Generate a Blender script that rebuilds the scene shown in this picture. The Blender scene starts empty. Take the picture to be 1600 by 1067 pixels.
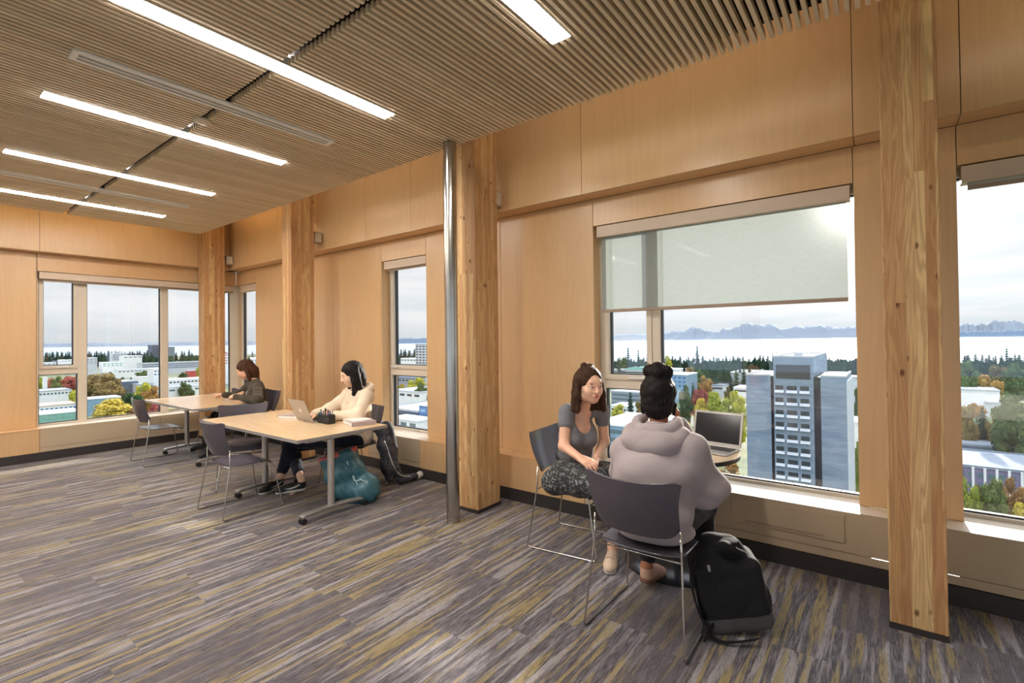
import bpy, math, random
import numpy as np
from mathutils import Matrix, Vector

sc = bpy.context.scene
COL = sc.collection
random.seed(7)
np.random.seed(7)
PI = math.pi

# ------------------------------------------------------------------ camera
cam_d = bpy.data.cameras.new('camera')
cam = bpy.data.objects.new('camera', cam_d)
COL.objects.link(cam)
FPX, CX, CY = 767.44, 792.57, 522.32
yaw, pitch, roll = -0.656421, 0.011507, -0.011428
_f = Vector((math.sin(yaw) * math.cos(pitch), math.cos(yaw) * math.cos(pitch), math.sin(pitch)))
_r = Vector((math.cos(yaw), -math.sin(yaw), 0))
_u = _r.cross(_f)
_r2 = math.cos(roll) * _r + math.sin(roll) * _u
_u2 = -math.sin(roll) * _r + math.cos(roll) * _u
cam.matrix_world = Matrix(((_r2.x, _u2.x, -_f.x, 0), (_r2.y, _u2.y, -_f.y, 0), (_r2.z, _u2.z, -_f.z, 1.55), (0, 0, 0, 1)))
cam_d.sensor_width = 36
cam_d.sensor_fit = 'HORIZONTAL'
cam_d.lens = FPX / 1600 * 36
cam_d.shift_x = (800 - CX) / 1600
cam_d.shift_y = (CY - 533.5) / 1600
cam_d.clip_end = 90000
cam_d.clip_start = 0.05
sc.camera = cam

# ------------------------------------------------------------------ view
sc.view_settings.view_transform = 'Standard'
sc.view_settings.look = 'None'
sc.view_settings.exposure = 0.8
sc.view_settings.gamma = 1
sc.view_settings.use_curve_mapping = False
sc.cycles.use_denoising = True
sc.cycles.max_bounces = 8
sc.cycles.diffuse_bounces = 5
sc.cycles.glossy_bounces = 3
sc.cycles.transparent_max_bounces = 16
sc.cycles.sample_clamp_indirect = 6
sc.cycles.caustics_reflective = False
sc.cycles.caustics_refractive = False

# ------------------------------------------------------------------ node helpers
class NT:
    def __init__(s, tree):
        s.t = tree
        s.n = tree.nodes
        s.l = tree.links
        s.n.clear()

    def add(s, typ, ins=None, **kw):
        nd = s.n.new(typ)
        for k, v in kw.items():
            setattr(nd, k, v)
        if ins:
            for k, v in ins.items():
                sock = nd.inputs[k]
                if isinstance(v, bpy.types.NodeSocket):
                    s.l.new(v, sock)
                elif v is not None:
                    if isinstance(v, tuple) and len(v) == 3 and sock.type == 'RGBA':
                        v = v + (1,)
                    sock.default_value = v
        return nd

    def math(s, op, a, b=None, c=None):
        ins = {0: a}
        if b is not None: ins[1] = b
        if c is not None: ins[2] = c
        return s.add('ShaderNodeMath', ins, operation=op).outputs[0]

    def mix(s, f, a, b, blend='MIX'):
        nd = s.n.new('ShaderNodeMix')
        nd.data_type = 'RGBA'
        nd.blend_type = blend
        for idx, v in ((0, f), (6, a), (7, b)):
            sock = nd.inputs[idx]
            if isinstance(v, bpy.types.NodeSocket):
                s.l.new(v, sock)
            else:
                if isinstance(v, tuple) and len(v) == 3: v = v + (1,)
                sock.default_value = v
        return nd.outputs[2]

    def ramp(s, f, stops, interp='LINEAR'):
        nd = s.n.new('ShaderNodeValToRGB')
        s.l.new(f, nd.inputs[0])
        cr = nd.color_ramp
        cr.interpolation = interp
        while len(cr.elements) < len(stops): cr.elements.new(0.5)
        for e, (p, c) in zip(cr.elements, stops):
            e.position = p
            e.color = (c if isinstance(c, tuple) else (c, c, c)) + (1,)
        return nd.outputs[0]

    def noise(s, vec, scale=5, detail=3, rough=0.5, dist=0):
        return s.add('ShaderNodeTexNoise', {'Vector': vec, 'Scale': scale, 'Detail': detail, 'Roughness': rough, 'Distortion': dist}).outputs[0]

    def vmul(s, vec, m, off=None):
        nd = s.add('ShaderNodeMapping', {'Vector': vec, 'Scale': m})
        if off is not None:
            if isinstance(off, bpy.types.NodeSocket): s.l.new(off, nd.inputs['Location'])
            else: nd.inputs['Location'].default_value = off
        return nd.outputs[0]

    def vec(s, x=0.0, y=0.0, z=0.0):
        return s.add('ShaderNodeCombineXYZ', {0: x, 1: y, 2: z}).outputs[0]

    def xyz(s, v):
        return s.add('ShaderNodeSeparateXYZ', {0: v}).outputs

    def pos(s):
        return s.add('ShaderNodeNewGeometry').outputs['Position']

    def attr(s, name='rnd'):
        return s.add('ShaderNodeAttribute', attribute_name=name).outputs['Fac']

    def bump(s, h, strength=0.3, dist=0.01):
        return s.add('ShaderNodeBump', {'Height': h, 'Strength': strength, 'Distance': dist}).outputs[0]

    def bsdf(s, color, rough=0.5, metal=0.0, normal=None, **kw):
        ins = {'Base Color': color, 'Roughness': rough, 'Metallic': metal}
        if normal is not None: ins['Normal'] = normal
        for k, v in kw.items(): ins[k.replace('_', ' ')] = v
        return s.add('ShaderNodeBsdfPrincipled', ins).outputs[0]

    def out(s, sh):
        s.add('ShaderNodeOutputMaterial', {0: sh})


def newmat(name):
    m = bpy.data.materials.new(name)
    m.use_nodes = True
    return m, NT(m.node_tree)


def srgb(r, g, b):
    return tuple(((c / 255) / 12.92) if c / 255 <= 0.04045 else (((c / 255) + 0.055) / 1.055) ** 2.4 for c in (r, g, b))


def plain(name, c, rough=0.5, metal=0.0, var=0.0, scale=20, bump=0.0, spec=0.5, **kw):
    m, t = newmat(name)
    col = c
    nrm = None
    if var or bump:
        tc = t.add('ShaderNodeTexCoord').outputs['Object']
        nz = t.noise(tc, scale, 4, 0.6)
        if var:
            a = tuple(max(0, x * (1 - var)) for x in c)
            b = tuple(min(1, x * (1 + var)) for x in c)
            col = t.ramp(nz, [(0.3, a), (0.7, b)])
        if bump: nrm = t.bump(nz, bump, 0.004)
    t.out(t.bsdf(col, rough, metal, nrm, Specular_IOR_Level=spec, **kw))
    return m


# ------------------------------------------------------------------ world: hazy bright sky, sun low behind the right window
w = bpy.data.worlds.new('sky')
sc.world = w
w.use_nodes = True
t = NT(w.node_tree)
SUN = Vector((-0.0377, 0.9993, 0.2203)).normalized()
d = t.add('ShaderNodeTexCoord').outputs['Generated']
x, y, z = t.xyz(d)
hz = t.ramp(t.math('MULTIPLY_ADD', z, 1.0, 0.1), [(0.0, (0.30, 0.32, 0.33)), (0.1, (0.40, 0.435, 0.46)), (0.15, (0.54, 0.555, 0.57)), (0.42, (0.56, 0.57, 0.58)), (0.60, (1.25, 1.32, 1.42)), (1.0, (1.75, 1.85, 2.0))])
cl = t.noise(t.vmul(d, (3, 3, 26)), 1.6, 5, 0.55, 0.3)
cm = t.ramp(cl, [(0.45, 0.0), (0.72, 1.0)])
low = t.ramp(z, [(0.0, 0.0), (0.03, 1.0), (0.16, 0.6), (0.3, 0.15)])
hz = t.mix(t.math('MULTIPLY', t.math('MULTIPLY', cm, low), 0.55), hz, (0.31, 0.40, 0.45))
dt = t.add('ShaderNodeVectorMath', {0: d, 1: tuple(SUN)}, operation='DOT_PRODUCT').outputs['Value']
g1 = t.math('POWER', t.math('MAXIMUM', dt, 0.0), 60.0)
g2 = t.math('POWER', t.math('MAXIMUM', dt, 0.0), 900.0)
g3 = t.math('POWER', t.math('MAXIMUM', dt, 0.0), 30000.0)
gl = t.math('ADD', t.math('ADD', t.math('MULTIPLY', g1, 0.30), t.math('MULTIPLY', g2, 6.0)), t.math('MULTIPLY', g3, 120.0))
gl = t.math('MULTIPLY', gl, t.ramp(z, [(0.0, 0.25), (0.1, 1.0)]))
gv = t.mix(1.0, (1.0, 0.97, 0.9), gl, 'MULTIPLY')
tot = t.mix(1.0, hz, gv, 'ADD')
t.add('ShaderNodeOutputWorld', {0: t.add('ShaderNodeBackground', {0: tot, 1: 1.0}).outputs[0]})

sd = bpy.data.lights.new('sun', 'SUN')
sd.energy = 5.0
sd.color = (1, 0.93, 0.82)
sd.angle = math.radians(1.5)
so = bpy.data.objects.new('sun', sd)
COL.objects.link(so)
so.rotation_euler = SUN.to_track_quat('Z', 'Y').to_euler()
so.location = (0, 30, 20)


# ------------------------------------------------------------------ mesh builder
def V(*a): return np.array(a, float)


class MB:
    def __init__(s):
        s.v = []; s.f = []; s.m = []; s.rn = []; s.nv = 0

    def add(s, vs, fs, mi=0, rnd=None):
        r = random.random() if rnd is None else rnd
        s.v.append(np.asarray(vs, float).reshape(-1, 3))
        for f in fs:
            s.f.append([i + s.nv for i in f]); s.m.append(mi); s.rn.append(r)
        s.nv += len(s.v[-1])
        return s

    def box(s, x0, x1, y0, y1, z0, z1, mi=0, rnd=None):
        x0, x1 = sorted((x0, x1)); y0, y1 = sorted((y0, y1)); z0, z1 = sorted((z0, z1))
        vs = [(x, y, z) for z in (z0, z1) for x, y in ((x0, y0), (x1, y0), (x1, y1), (x0, y1))]
        return s.add(vs, [(3, 2, 1, 0), (4, 5, 6, 7), (0, 1, 5, 4), (1, 2, 6, 5), (2, 3, 7, 6), (3, 0, 4, 7)], mi, rnd)

    def obox(s, c, ax, ay, az, h, mi=0, rnd=None):
        """box by centre, three unit axes and half sizes"""
        c = np.asarray(c, float); A = [np.asarray(q, float) for q in (ax, ay, az)]
        vs = [c + A[0] * h[0] * i + A[1] * h[1] * j + A[2] * h[2] * k for k in (-1, 1) for i, j in ((-1, -1), (1, -1), (1, 1), (-1, 1))]
        return s.add(vs, [(3, 2, 1, 0), (4, 5, 6, 7), (0, 1, 5, 4), (1, 2, 6, 5), (2, 3, 7, 6), (3, 0, 4, 7)], mi, rnd)

    def prism(s, poly, z0, z1, mi=0, rnd=None):
        n = len(poly)
        vs = [(p[0], p[1], z0) for p in poly] + [(p[0], p[1], z1) for p in poly]
        fs = [tuple(range(n - 1, -1, -1)), tuple(range(n, 2 * n))] + [(i, (i + 1) % n, n + (i + 1) % n, n + i) for i in range(n)]
        return s.add(vs, fs, mi, rnd)

    def tube(s, pts, r, n=10, mi=0, cap=True, rr=None):
        pts = [np.asarray(p, float) for p in pts]
        N = len(pts)
        vs = []
        t0 = pts[1] - pts[0]; t0 /= np.linalg.norm(t0)
        a = np.cross(t0, (0, 0, 1.0))
        if np.linalg.norm(a) < 0.1: a = np.cross(t0, (0, 1.0, 0))
        a /= np.linalg.norm(a)
        for i, p in enumerate(pts):
            tt = pts[min(i + 1, N - 1)] - pts[max(i - 1, 0)]
            tt = tt / (np.linalg.norm(tt) + 1e-12)
            a = a - tt * (a @ tt); a /= np.linalg.norm(a)
            b = np.cross(tt, a)
            ri = r if rr is None else rr[i]
            for k in range(n):
                q = 2 * PI * k / n
                vs.append(p + (a * math.cos(q) + b * math.sin(q)) * ri)
        fs = [(i * n + k, i * n + (k + 1) % n, (i + 1) * n + (k + 1) % n, (i + 1) * n + k) for i in range(N - 1) for k in range(n)]
        if cap: fs += [tuple(range(n - 1, -1, -1)), tuple((N - 1) * n + k for k in range(n))]
        return s.add(vs, fs, mi)

    def cyl(s, c, r, z0, z1, n=32, mi=0, r1=None):
        return s.lathe(c, [(0, z0), (r, z0), (r if r1 is None else r1, z1), (0, z1)], n, mi)

    def lathe(s, c, prof, n=32, mi=0):
        vs = []; fs = []; P = len(prof)
        for k in range(n):
            q = 2 * PI * k / n
            for (r, z) in prof: vs.append((c[0] + r * math.cos(q), c[1] + r * math.sin(q), z))
        for k in range(n):
            k2 = (k + 1) % n
            for i in range(P - 1):
                f = [k * P + i, k2 * P + i, k2 * P + i + 1, k * P + i + 1]
                if prof[i][0] == 0: f = [k * P + i, k2 * P + i + 1, k * P + i + 1]
                elif prof[i + 1][0] == 0: f = [k * P + i, k2 * P + i, k * P + i + 1]
                fs.append(tuple(f))
        return s.add(vs, fs, mi)

    def shell(s, G, th, mi=0):
        """G: (n,m,3) grid of points; th: thickness along the normal"""
        G = np.asarray(G, float); n, m = G.shape[:2]
        du = np.gradient(G, axis=0); dv = np.gradient(G, axis=1)
        N = np.cross(du, dv); N /= np.linalg.norm(N, axis=2, keepdims=True) + 1e-12
        A = G + N * th / 2; B = G - N * th / 2
        vs = np.concatenate([A.reshape(-1, 3), B.reshape(-1, 3)]); o = n * m
        ix = lambda i, j: i * m + j
        fs = []
        for i in range(n - 1):
            for j in range(m - 1):
                fs.append((ix(i, j), ix(i + 1, j), ix(i + 1, j + 1), ix(i, j + 1)))
                fs.append((o + ix(i, j), o + ix(i, j + 1), o + ix(i + 1, j + 1), o + ix(i + 1, j)))
        for i in range(n - 1):
            fs.append((ix(i, 0), o + ix(i, 0), o + ix(i + 1, 0), ix(i + 1, 0)))
            fs.append((ix(i, m - 1), ix(i + 1, m - 1), o + ix(i + 1, m - 1), o + ix(i, m - 1)))
        for j in range(m - 1):
            fs.append((ix(0, j), ix(0, j + 1), o + ix(0, j + 1), o + ix(0, j)))
            fs.append((ix(n - 1, j), o + ix(n - 1, j), o + ix(n - 1, j + 1), ix(n - 1, j + 1)))
        return s.add(vs, fs, mi)

    def xform(s, M):
        M = np.array(M)
        for i, v in enumerate(s.v): s.v[i] = v @ M[:3, :3].T + M[:3, 3]
        return s

    def build(s, name, mats, parent=None, smooth=False, bevel=0, seg=2, world=False):
        vs = np.concatenate(s.v)
        if world and parent is not None:
            o = parent; off = np.zeros(3)
            while o is not None: off += np.array(o.location); o = o.parent
            vs = vs - off
        me = bpy.data.meshes.new(name)
        me.from_pydata(vs.tolist(), [], s.f)
        if not isinstance(mats, (list, tuple)): mats = [mats]
        for m in mats: me.materials.append(m)
        me.polygons.foreach_set('material_index', s.m)
        at = me.attributes.new('rnd', 'FLOAT', 'FACE')
        at.data.foreach_set('value', s.rn)
        if smooth: me.shade_smooth() if not bevel else me.shade_smooth()
        me.validate(); me.update()
        if smooth == 'auto' or (smooth and smooth is not True):
            me.set_sharp_from_angle(angle=math.radians(40))
        o = bpy.data.objects.new(name, me)
        COL.objects.link(o)
        if parent is not None: o.parent = parent
        if bevel:
            b = o.modifiers.new('edge', 'BEVEL')
            b.width = bevel; b.segments = seg; b.limit_method = 'ANGLE'; b.angle_limit = math.radians(40)
            b.harden_normals = False
        return o


def fillet(pts, rad, n=5):
    pts = [np.asarray(p, float) for p in pts]
    out = [pts[0]]
    for i in range(1, len(pts) - 1):
        p = pts[i]; a = pts[i - 1] - p; b = pts[i + 1] - p
        la, lb = np.linalg.norm(a), np.linalg.norm(b)
        r = min(rad, la * 0.45, lb * 0.45)
        p0 = p + a / la * r; p1 = p + b / lb * r
        for k in range(n + 1):
            q = k / n
            out.append((1 - q) ** 2 * p0 + 2 * q * (1 - q) * p + q * q * p1)
    out.append(pts[-1])
    return out


def empty(name, label, cat, loc=(0, 0, 0), rz=0.0, group=None):
    o = bpy.data.objects.new(name, None)
    COL.objects.link(o)
    o.empty_display_size = 0.1
    o.location = loc; o.rotation_euler = (0, 0, rz)
    return tag(o, label, cat, group)


def tag(o, label, cat, group=None, kind=None):
    o['label'] = label; o['category'] = cat
    if group: o['group'] = group
    if kind: o['kind'] = kind
    return o


def struct(o):
    o['kind'] = 'structure'
    return o


def copy_tree(o, parent=None):
    c = o.copy(); COL.objects.link(c)
    if parent is not None: c.parent = parent
    for ch in list(o.children): copy_tree(ch, c)
    return c


# ------------------------------------------------------------------ implicit surfaces (smooth unions meshed by surface nets)
def cap(a, b, ra, rb=None, k=0.02, op=1): return ('c', V(*a), V(*b), ra, ra if rb is None else rb, k, op)
def ell(c, r, R=None, k=0.02, op=1): return ('e', V(*c), V(*r), np.eye(3) if R is None else np.asarray(R, float), 0, k, op)
def rbox(c, h, rad, R=None, k=0.01, op=1): return ('b', V(*c), V(*h), np.eye(3) if R is None else np.asarray(R, float), rad, k, op)
def sph(c, r, k=0.02, op=1): return cap(c, c, r, r, k, op)


def sdf(prims, vox, disp=None, smooth=0):
    lo = np.full(3, 1e9); hi = -lo
    bbs = []
    for p in prims:
        if p[0] == 'c':
            rr = max(p[3], p[4]); a = np.minimum(p[1], p[2]) - rr; b = np.maximum(p[1], p[2]) + rr
        else:
            ex = np.abs(p[3]) @ (p[2] + (p[4] if p[0] == 'b' else 0))
            a, b = p[1] - ex, p[1] + ex
        bbs.append((a, b))
        if p[6] > 0: lo = np.minimum(lo, a); hi = np.maximum(hi, b)
    lo -= 4 * vox; hi += 4 * vox
    n = np.ceil((hi - lo) / vox).astype(int) + 1
    D = np.full(n, 1.0, np.float32)
    ax = [lo[i] + vox * np.arange(n[i]) for i in range(3)]
    for p, (a, b) in zip(prims, bbs):
        k = p[5]; mg = k + 3 * vox + 0.012
        i0 = np.clip(np.floor((a - mg - lo) / vox).astype(int), 0, n - 1)
        i1 = np.clip(np.ceil((b + mg - lo) / vox).astype(int) + 1, 1, n)
        if (i1 <= i0).any(): continue
        X = ax[0][i0[0]:i1[0]][:, None, None]; Y = ax[1][i0[1]:i1[1]][None, :, None]; Z = ax[2][i0[2]:i1[2]][None, None, :]
        if p[0] == 'c':
            A, B = p[1], p[2]; ba = B - A; L = ba @ ba
            px, py, pz = X - A[0], Y - A[1], Z - A[2]
            if L > 1e-12:
                h = np.clip((px * ba[0] + py * ba[1] + pz * ba[2]) / L, 0, 1)
            else:
                h = np.zeros((1, 1, 1))
            dd = np.sqrt((px - h * ba[0]) ** 2 + (py - h * ba[1]) ** 2 + (pz - h * ba[2]) ** 2) - (p[3] + (p[4] - p[3]) * h)
        else:
            c, r, R = p[1], p[2], p[3]
            px, py, pz = X - c[0], Y - c[1], Z - c[2]
            q = [px * R[0][i] + py * R[1][i] + pz * R[2][i] for i in range(3)]
            if p[0] == 'e':
                k0 = np.sqrt(sum((q[i] / r[i]) ** 2 for i in range(3)))
                k1 = np.sqrt(sum((q[i] / r[i] ** 2) ** 2 for i in range(3))) + 1e-9
                dd = k0 * (k0 - 1) / k1
            else:
                e = [np.abs(q[i]) - r[i] for i in range(3)]
                dd = np.sqrt(sum(np.maximum(e_, 0) ** 2 for e_ in e)) + np.minimum(np.maximum(np.maximum(e[0], e[1]), e[2]), 0) - p[4]
        S = D[i0[0]:i1[0], i0[1]:i1[1], i0[2]:i1[2]]
        if p[6] > 0:
            h = np.clip(0.5 + 0.5 * (S - dd) / k, 0, 1)
            S[...] = S * (1 - h) + dd * h - k * h * (1 - h)
        else:
            dd = -dd
            h = np.clip(0.5 - 0.5 * (S - dd) / k, 0, 1)
            S[...] = S * (1 - h) + dd * h + k * h * (1 - h)
    for _ in range(smooth):
        D[1:-1] = (D[:-2] + 2 * D[1:-1] + D[2:]) / 4
        D[:, 1:-1] = (D[:, :-2] + 2 * D[:, 1:-1] + D[:, 2:]) / 4
        D[:, :, 1:-1] = (D[:, :, :-2] + 2 * D[:, :, 1:-1] + D[:, :, 2:]) / 4
    s = D < 0
    # active cells
    cnt = np.zeros(n - 1, np.int8)
    for i in (0, 1):
        for j in (0, 1):
            for k in (0, 1):
                cnt += s[i:n[0] - 1 + i, j:n[1] - 1 + j, k:n[2] - 1 + k]
    act = (cnt > 0) & (cnt < 8)
    ci = np.argwhere(act)
    idm = np.full(n - 1, -1, np.int64); idm[act] = np.arange(len(ci))
    acc = np.zeros((len(ci), 3)); num = np.zeros(len(ci))
    cor = [(i, j, k) for i in (0, 1) for j in (0, 1) for k in (0, 1)]
    val = {c: D[ci[:, 0] + c[0], ci[:, 1] + c[1], ci[:, 2] + c[2]] for c in cor}
    for c in cor:
        for axn in range(3):
            if c[axn] == 0:
                c2 = list(c); c2[axn] = 1; c2 = tuple(c2)
                a, b = val[c], val[c2]
                m = (a < 0) != (b < 0)
                tt = np.where(m, a / np.where(a == b, 1, a - b), 0)
                P0 = np.array(c, float)[None, :].repeat(len(ci), 0)
                P0[:, axn] += tt
                acc += P0 * m[:, None]; num += m
    verts = lo + (ci + acc / num[:, None]) * vox
    quads = []
    for axn in range(3):
        o1, o2 = [q for q in range(3) if q != axn]
        sl0 = [slice(1, n[q] - 1) for q in range(3)]; sl1 = [slice(1, n[q] - 1) for q in range(3)]
        sl0[axn] = slice(0, n[axn] - 1); sl1[axn] = slice(1, n[axn])
        a = s[tuple(sl0)]; b = s[tuple(sl1)]
        e = np.argwhere(a != b)
        if not len(e): continue
        sg = a[tuple(e.T)]
        e = e + [0 if q == axn else 1 for q in range(3)]
        def g(d1, d2):
            f = e.copy(); f[:, o1] -= d1; f[:, o2] -= d2
            return idm[tuple(f.T)]
        q = np.stack([g(1, 1), g(0, 1), g(0, 0), g(1, 0)], 1)
        flip = sg if axn != 1 else ~sg
        q[~flip] = q[~flip][:, ::-1]
        quads.append(q)
    quads = np.concatenate(quads)
    # gradient normals
    if disp is not None:
        ii = np.clip(np.round((verts - lo) / vox).astype(int), 1, n - 2)
        N = np.stack([D[tuple((ii + np.eye(3, dtype=int)[q]).T)] - D[tuple((ii - np.eye(3, dtype=int)[q]).T)] for q in range(3)], 1)
        N /= np.linalg.norm(N, axis=1, keepdims=True) + 1e-9
        verts = verts + N * disp(verts)[:, None]
    return verts, quads


def mesh_np(name, verts, quads, mats, parent=None, fmat=None):
    me = bpy.data.meshes.new(name)
    me.vertices.add(len(verts)); me.vertices.foreach_set('co', np.asarray(verts, np.float32).ravel())
    me.loops.add(quads.size); me.loops.foreach_set('vertex_index', quads.astype(np.int32).ravel())
    me.polygons.add(len(quads)); me.polygons.foreach_set('loop_start', np.arange(0, quads.size, quads.shape[1], dtype=np.int32))
    if not isinstance(mats, (list, tuple)): mats = [mats]
    for m in mats: me.materials.append(m)
    if fmat is not None: me.polygons.foreach_set('material_index', fmat.astype(np.int32))
    me.update(); me.validate()
    me.shade_smooth()
    o = bpy.data.objects.new(name, me)
    COL.objects.link(o)
    if parent is not None: o.parent = parent
    return o


def blob(name, prims, vox, mats, parent=None, disp=None, fm=None, off=None, smooth=0):
    """mesh of a smooth union in world coordinates, stored relative to its parent"""
    v, q = sdf(prims, vox, disp, smooth)
    fmat = fm(v[q].mean(1)) if fm is not None else None
    o_ = np.zeros(3)
    p = parent
    while p is not None: o_ += np.array(p.location); p = p.parent
    if off is not None: o_ = np.asarray(off, float)
    o = mesh_np(name, v - o_, q, mats, parent, fmat)
    if off is not None: o.location = off
    return o


def folds(amp, fr, seed=0, extra=None):
    rs = np.random.RandomState(seed)
    K = [(rs.normal(size=3), rs.uniform(0, 6.28), rs.uniform(0.6, 1.6)) for _ in range(7)]
    def f(P):
        w_ = np.sin(P @ (rs0 * fr * 0.35)) * 0.8
        o = np.zeros(len(P))
        for kx, ph, sc_ in K:
            kx = kx / np.linalg.norm(kx)
            o += np.abs(np.sin(P @ kx * fr * sc_ + ph + 1.6 * w_)) ** 1.5
        o = o / len(K) - 0.42
        r = o * amp * 2
        if extra is not None: r = r + extra(P)
        return r
    rs0 = rs.normal(size=3)
    return f



# ================================================================== materials
def wood_panel():
    m, t = newmat('maple_veneer')
    p = t.pos(); r = t.attr()
    off = t.vec(t.math('MULTIPLY', r, 31.0), t.math('MULTIPLY', r, 17.0), t.math('MULTIPLY', r, 9.0))
    v = t.vmul(p, (1, 1, 0.09), off)
    n1 = t.noise(v, 3.2, 4, 0.55, 1.2)
    n2 = t.noise(t.vmul(p, (1, 1, 0.03), off), 60, 3, 0.6)
    rings = t.math('SINE', t.math('MULTIPLY', n1, 60.0))
    c = t.mix(t.math('MULTIPLY_ADD', rings, 0.10, 0.12), srgb(214, 177, 132), srgb(192, 152, 106))
    c = t.mix(t.ramp(n2, [(0.35, 0.0), (0.75, 0.35)]), c, srgb(200, 158, 112))
    big = t.noise(t.vmul(p, (1.4, 1.4, 0.5), off), 1.2, 2)
    c = t.mix(t.ramp(big, [(0.35, 0.0), (0.7, 0.22)]), c, srgb(226, 190, 146))
    c = t.mix(t.math('MULTIPLY', r, 0.22), c, srgb(196, 156, 112))
    t.out(t.bsdf(c, 0.30, 0, t.bump(n2, 0.05, 0.002), Specular_IOR_Level=0.5))
    return m


def glulam():
    m, t = newmat('glulam_fir')
    p = t.pos(); xx, yy, zz = t.xyz(p)
    s_ = t.math('ADD', xx, yy)
    # laminations 38 mm wide, butted at random heights
    lam = t.math('FLOOR', t.math('DIVIDE', s_, 0.042))
    wn = t.add('ShaderNodeTexWhiteNoise', {'Vector': t.vec(lam, 3.3, 0.0)}, noise_dimensions='3D').outputs[0]
    seg = t.math('FLOOR', t.math('MULTIPLY_ADD', zz, 0.55, t.math('MULTIPLY', wn, 5.0)))
    r2 = t.add('ShaderNodeTexWhiteNoise', {'Vector': t.vec(lam, seg, 7.0)}, noise_dimensions='3D').outputs[0]
    off = t.vec(t.math('MULTIPLY', r2, 40.0), 0.0, t.math('MULTIPLY', r2, 23.0))
    v = t.vmul(p, (1, 1, 0.07), off)
    n1 = t.noise(v, 7, 4, 0.5, 0.8)
    g = t.math('SINE', t.math('MULTIPLY', n1, 95.0))
    c = t.ramp(r2, [(0.0, srgb(198, 154, 106)), (0.25, srgb(214, 176, 126)), (0.5, srgb(204, 160, 112)), (0.75, srgb(222, 188, 136)), (0.9, srgb(190, 144, 100))], 'CONSTANT')
    c = t.mix(t.math('MULTIPLY_ADD', g, 0.22, 0.22), c, srgb(150, 100, 60))
    kn = t.add('ShaderNodeTexVoronoi', {'Vector': t.vmul(p, (1, 1, 0.55), off), 'Scale': 9.0}).outputs['Distance']
    c = t.mix(t.ramp(kn, [(0.0, 1.0), (0.07, 0.75), (0.12, 0.0)]), c, srgb(96, 50, 26))
    fr = t.math('FRACT', t.math('DIVIDE', s_, 0.042))
    c = t.mix(t.ramp(fr, [(0.0, 0.45), (0.035, 0.0)]), c, srgb(110, 64, 34))
    t.out(t.bsdf(c, 0.5, 0, t.bump(n1, 0.08, 0.002), Specular_IOR_Level=0.3))
    return m


def carpet():
    m, t = newmat('striped_carpet')
    p = t.pos(); xx, yy, zz = t.xyz(p)
    W_, L_ = 0.25, 1.0
    colm = t.math('FLOOR', t.math('DIVIDE', xx, W_))
    w1 = t.add('ShaderNodeTexWhiteNoise', {'Vector': t.vec(colm, 1.0, 0.0)}, noise_dimensions='3D').outputs[0]
    ys = t.math('MULTIPLY_ADD', w1, 7.0, yy)
    row = t.math('FLOOR', t.math('DIVIDE', ys, L_))
    rc = t.add('ShaderNodeTexWhiteNoise', {'Vector': t.vec(colm, row, 2.0)}, noise_dimensions='3D').outputs[0]
    r9 = t.math('MULTIPLY', rc, 60.0)
    # the streaks run along y, each carpet plank has its own set of them
    # broad tone bands
    b1 = t.noise(t.vec(t.math('MULTIPLY', xx, 27.0), t.math('MULTIPLY', yy, 1.5), r9), 1.0, 2, 0.5)
    b2 = t.noise(t.vec(t.math('MULTIPLY', xx, 24.0), t.math('MULTIPLY', yy, 1.3), t.math('ADD', r9, 11.0)), 1.0, 2, 0.5)
    f1 = t.noise(t.vec(t.math('MULTIPLY', xx, 190.0), t.math('MULTIPLY', yy, 11.0), r9), 1.0, 3, 0.7)
    f2 = t.noise(t.vec(t.math('MULTIPLY', xx, 230.0), t.math('MULTIPLY', yy, 22.0), r9), 1.0, 2, 0.7)
    base = t.ramp(f1, [(0.38, srgb(54, 50, 56)), (0.5, srgb(100, 94, 100)), (0.62, srgb(150, 143, 147))])
    base = t.mix(t.ramp(b1, [(0.4, 0.0), (0.6, 0.55)]), base, srgb(84, 77, 82))
    lm = t.math('MULTIPLY', t.ramp(b2, [(0.52, 0.0), (0.6, 1.0)]), t.ramp(f2, [(0.34, 0.15), (0.5, 0.85)]))
    base = t.mix(lm, base, srgb(186, 180, 178))
    ym = t.math('MULTIPLY', t.ramp(b1, [(0.53, 0.0), (0.60, 1.0)]), t.ramp(f1, [(0.38, 0.15), (0.52, 0.9)]))
    base = t.mix(ym, base, srgb(178, 158, 102))
    # some planks plain dark
    base = t.mix(t.ramp(rc, [(0.0, 0.6), (0.28, 0.5), (0.29, 0.0)], 'LINEAR'), base, t.ramp(f2, [(0.3, srgb(70, 64, 70)), (0.7, srgb(118, 110, 114))]))
    sp = t.noise(p, 420, 2, 0.7)
    base = t.mix(0.6, base, t.ramp(sp, [(0.35, (0.35, 0.35, 0.35)), (0.65, (1, 1, 1))]), 'MULTIPLY')
    # woven ribs across the streaks
    rib = t.math('SINE', t.math('MULTIPLY', yy, 520.0))
    h = t.math('ADD', t.math('MULTIPLY', rib, 0.25), sp)
    base = t.mix(1.0, base, (0.88, 0.88, 0.94), 'MULTIPLY')
    t.out(t.bsdf(base, 0.75, 0, t.bump(h, 0.5, 0.004), Specular_IOR_Level=0.35, Sheen_Weight=0.25, Sheen_Roughness=0.4))
    return m


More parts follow.
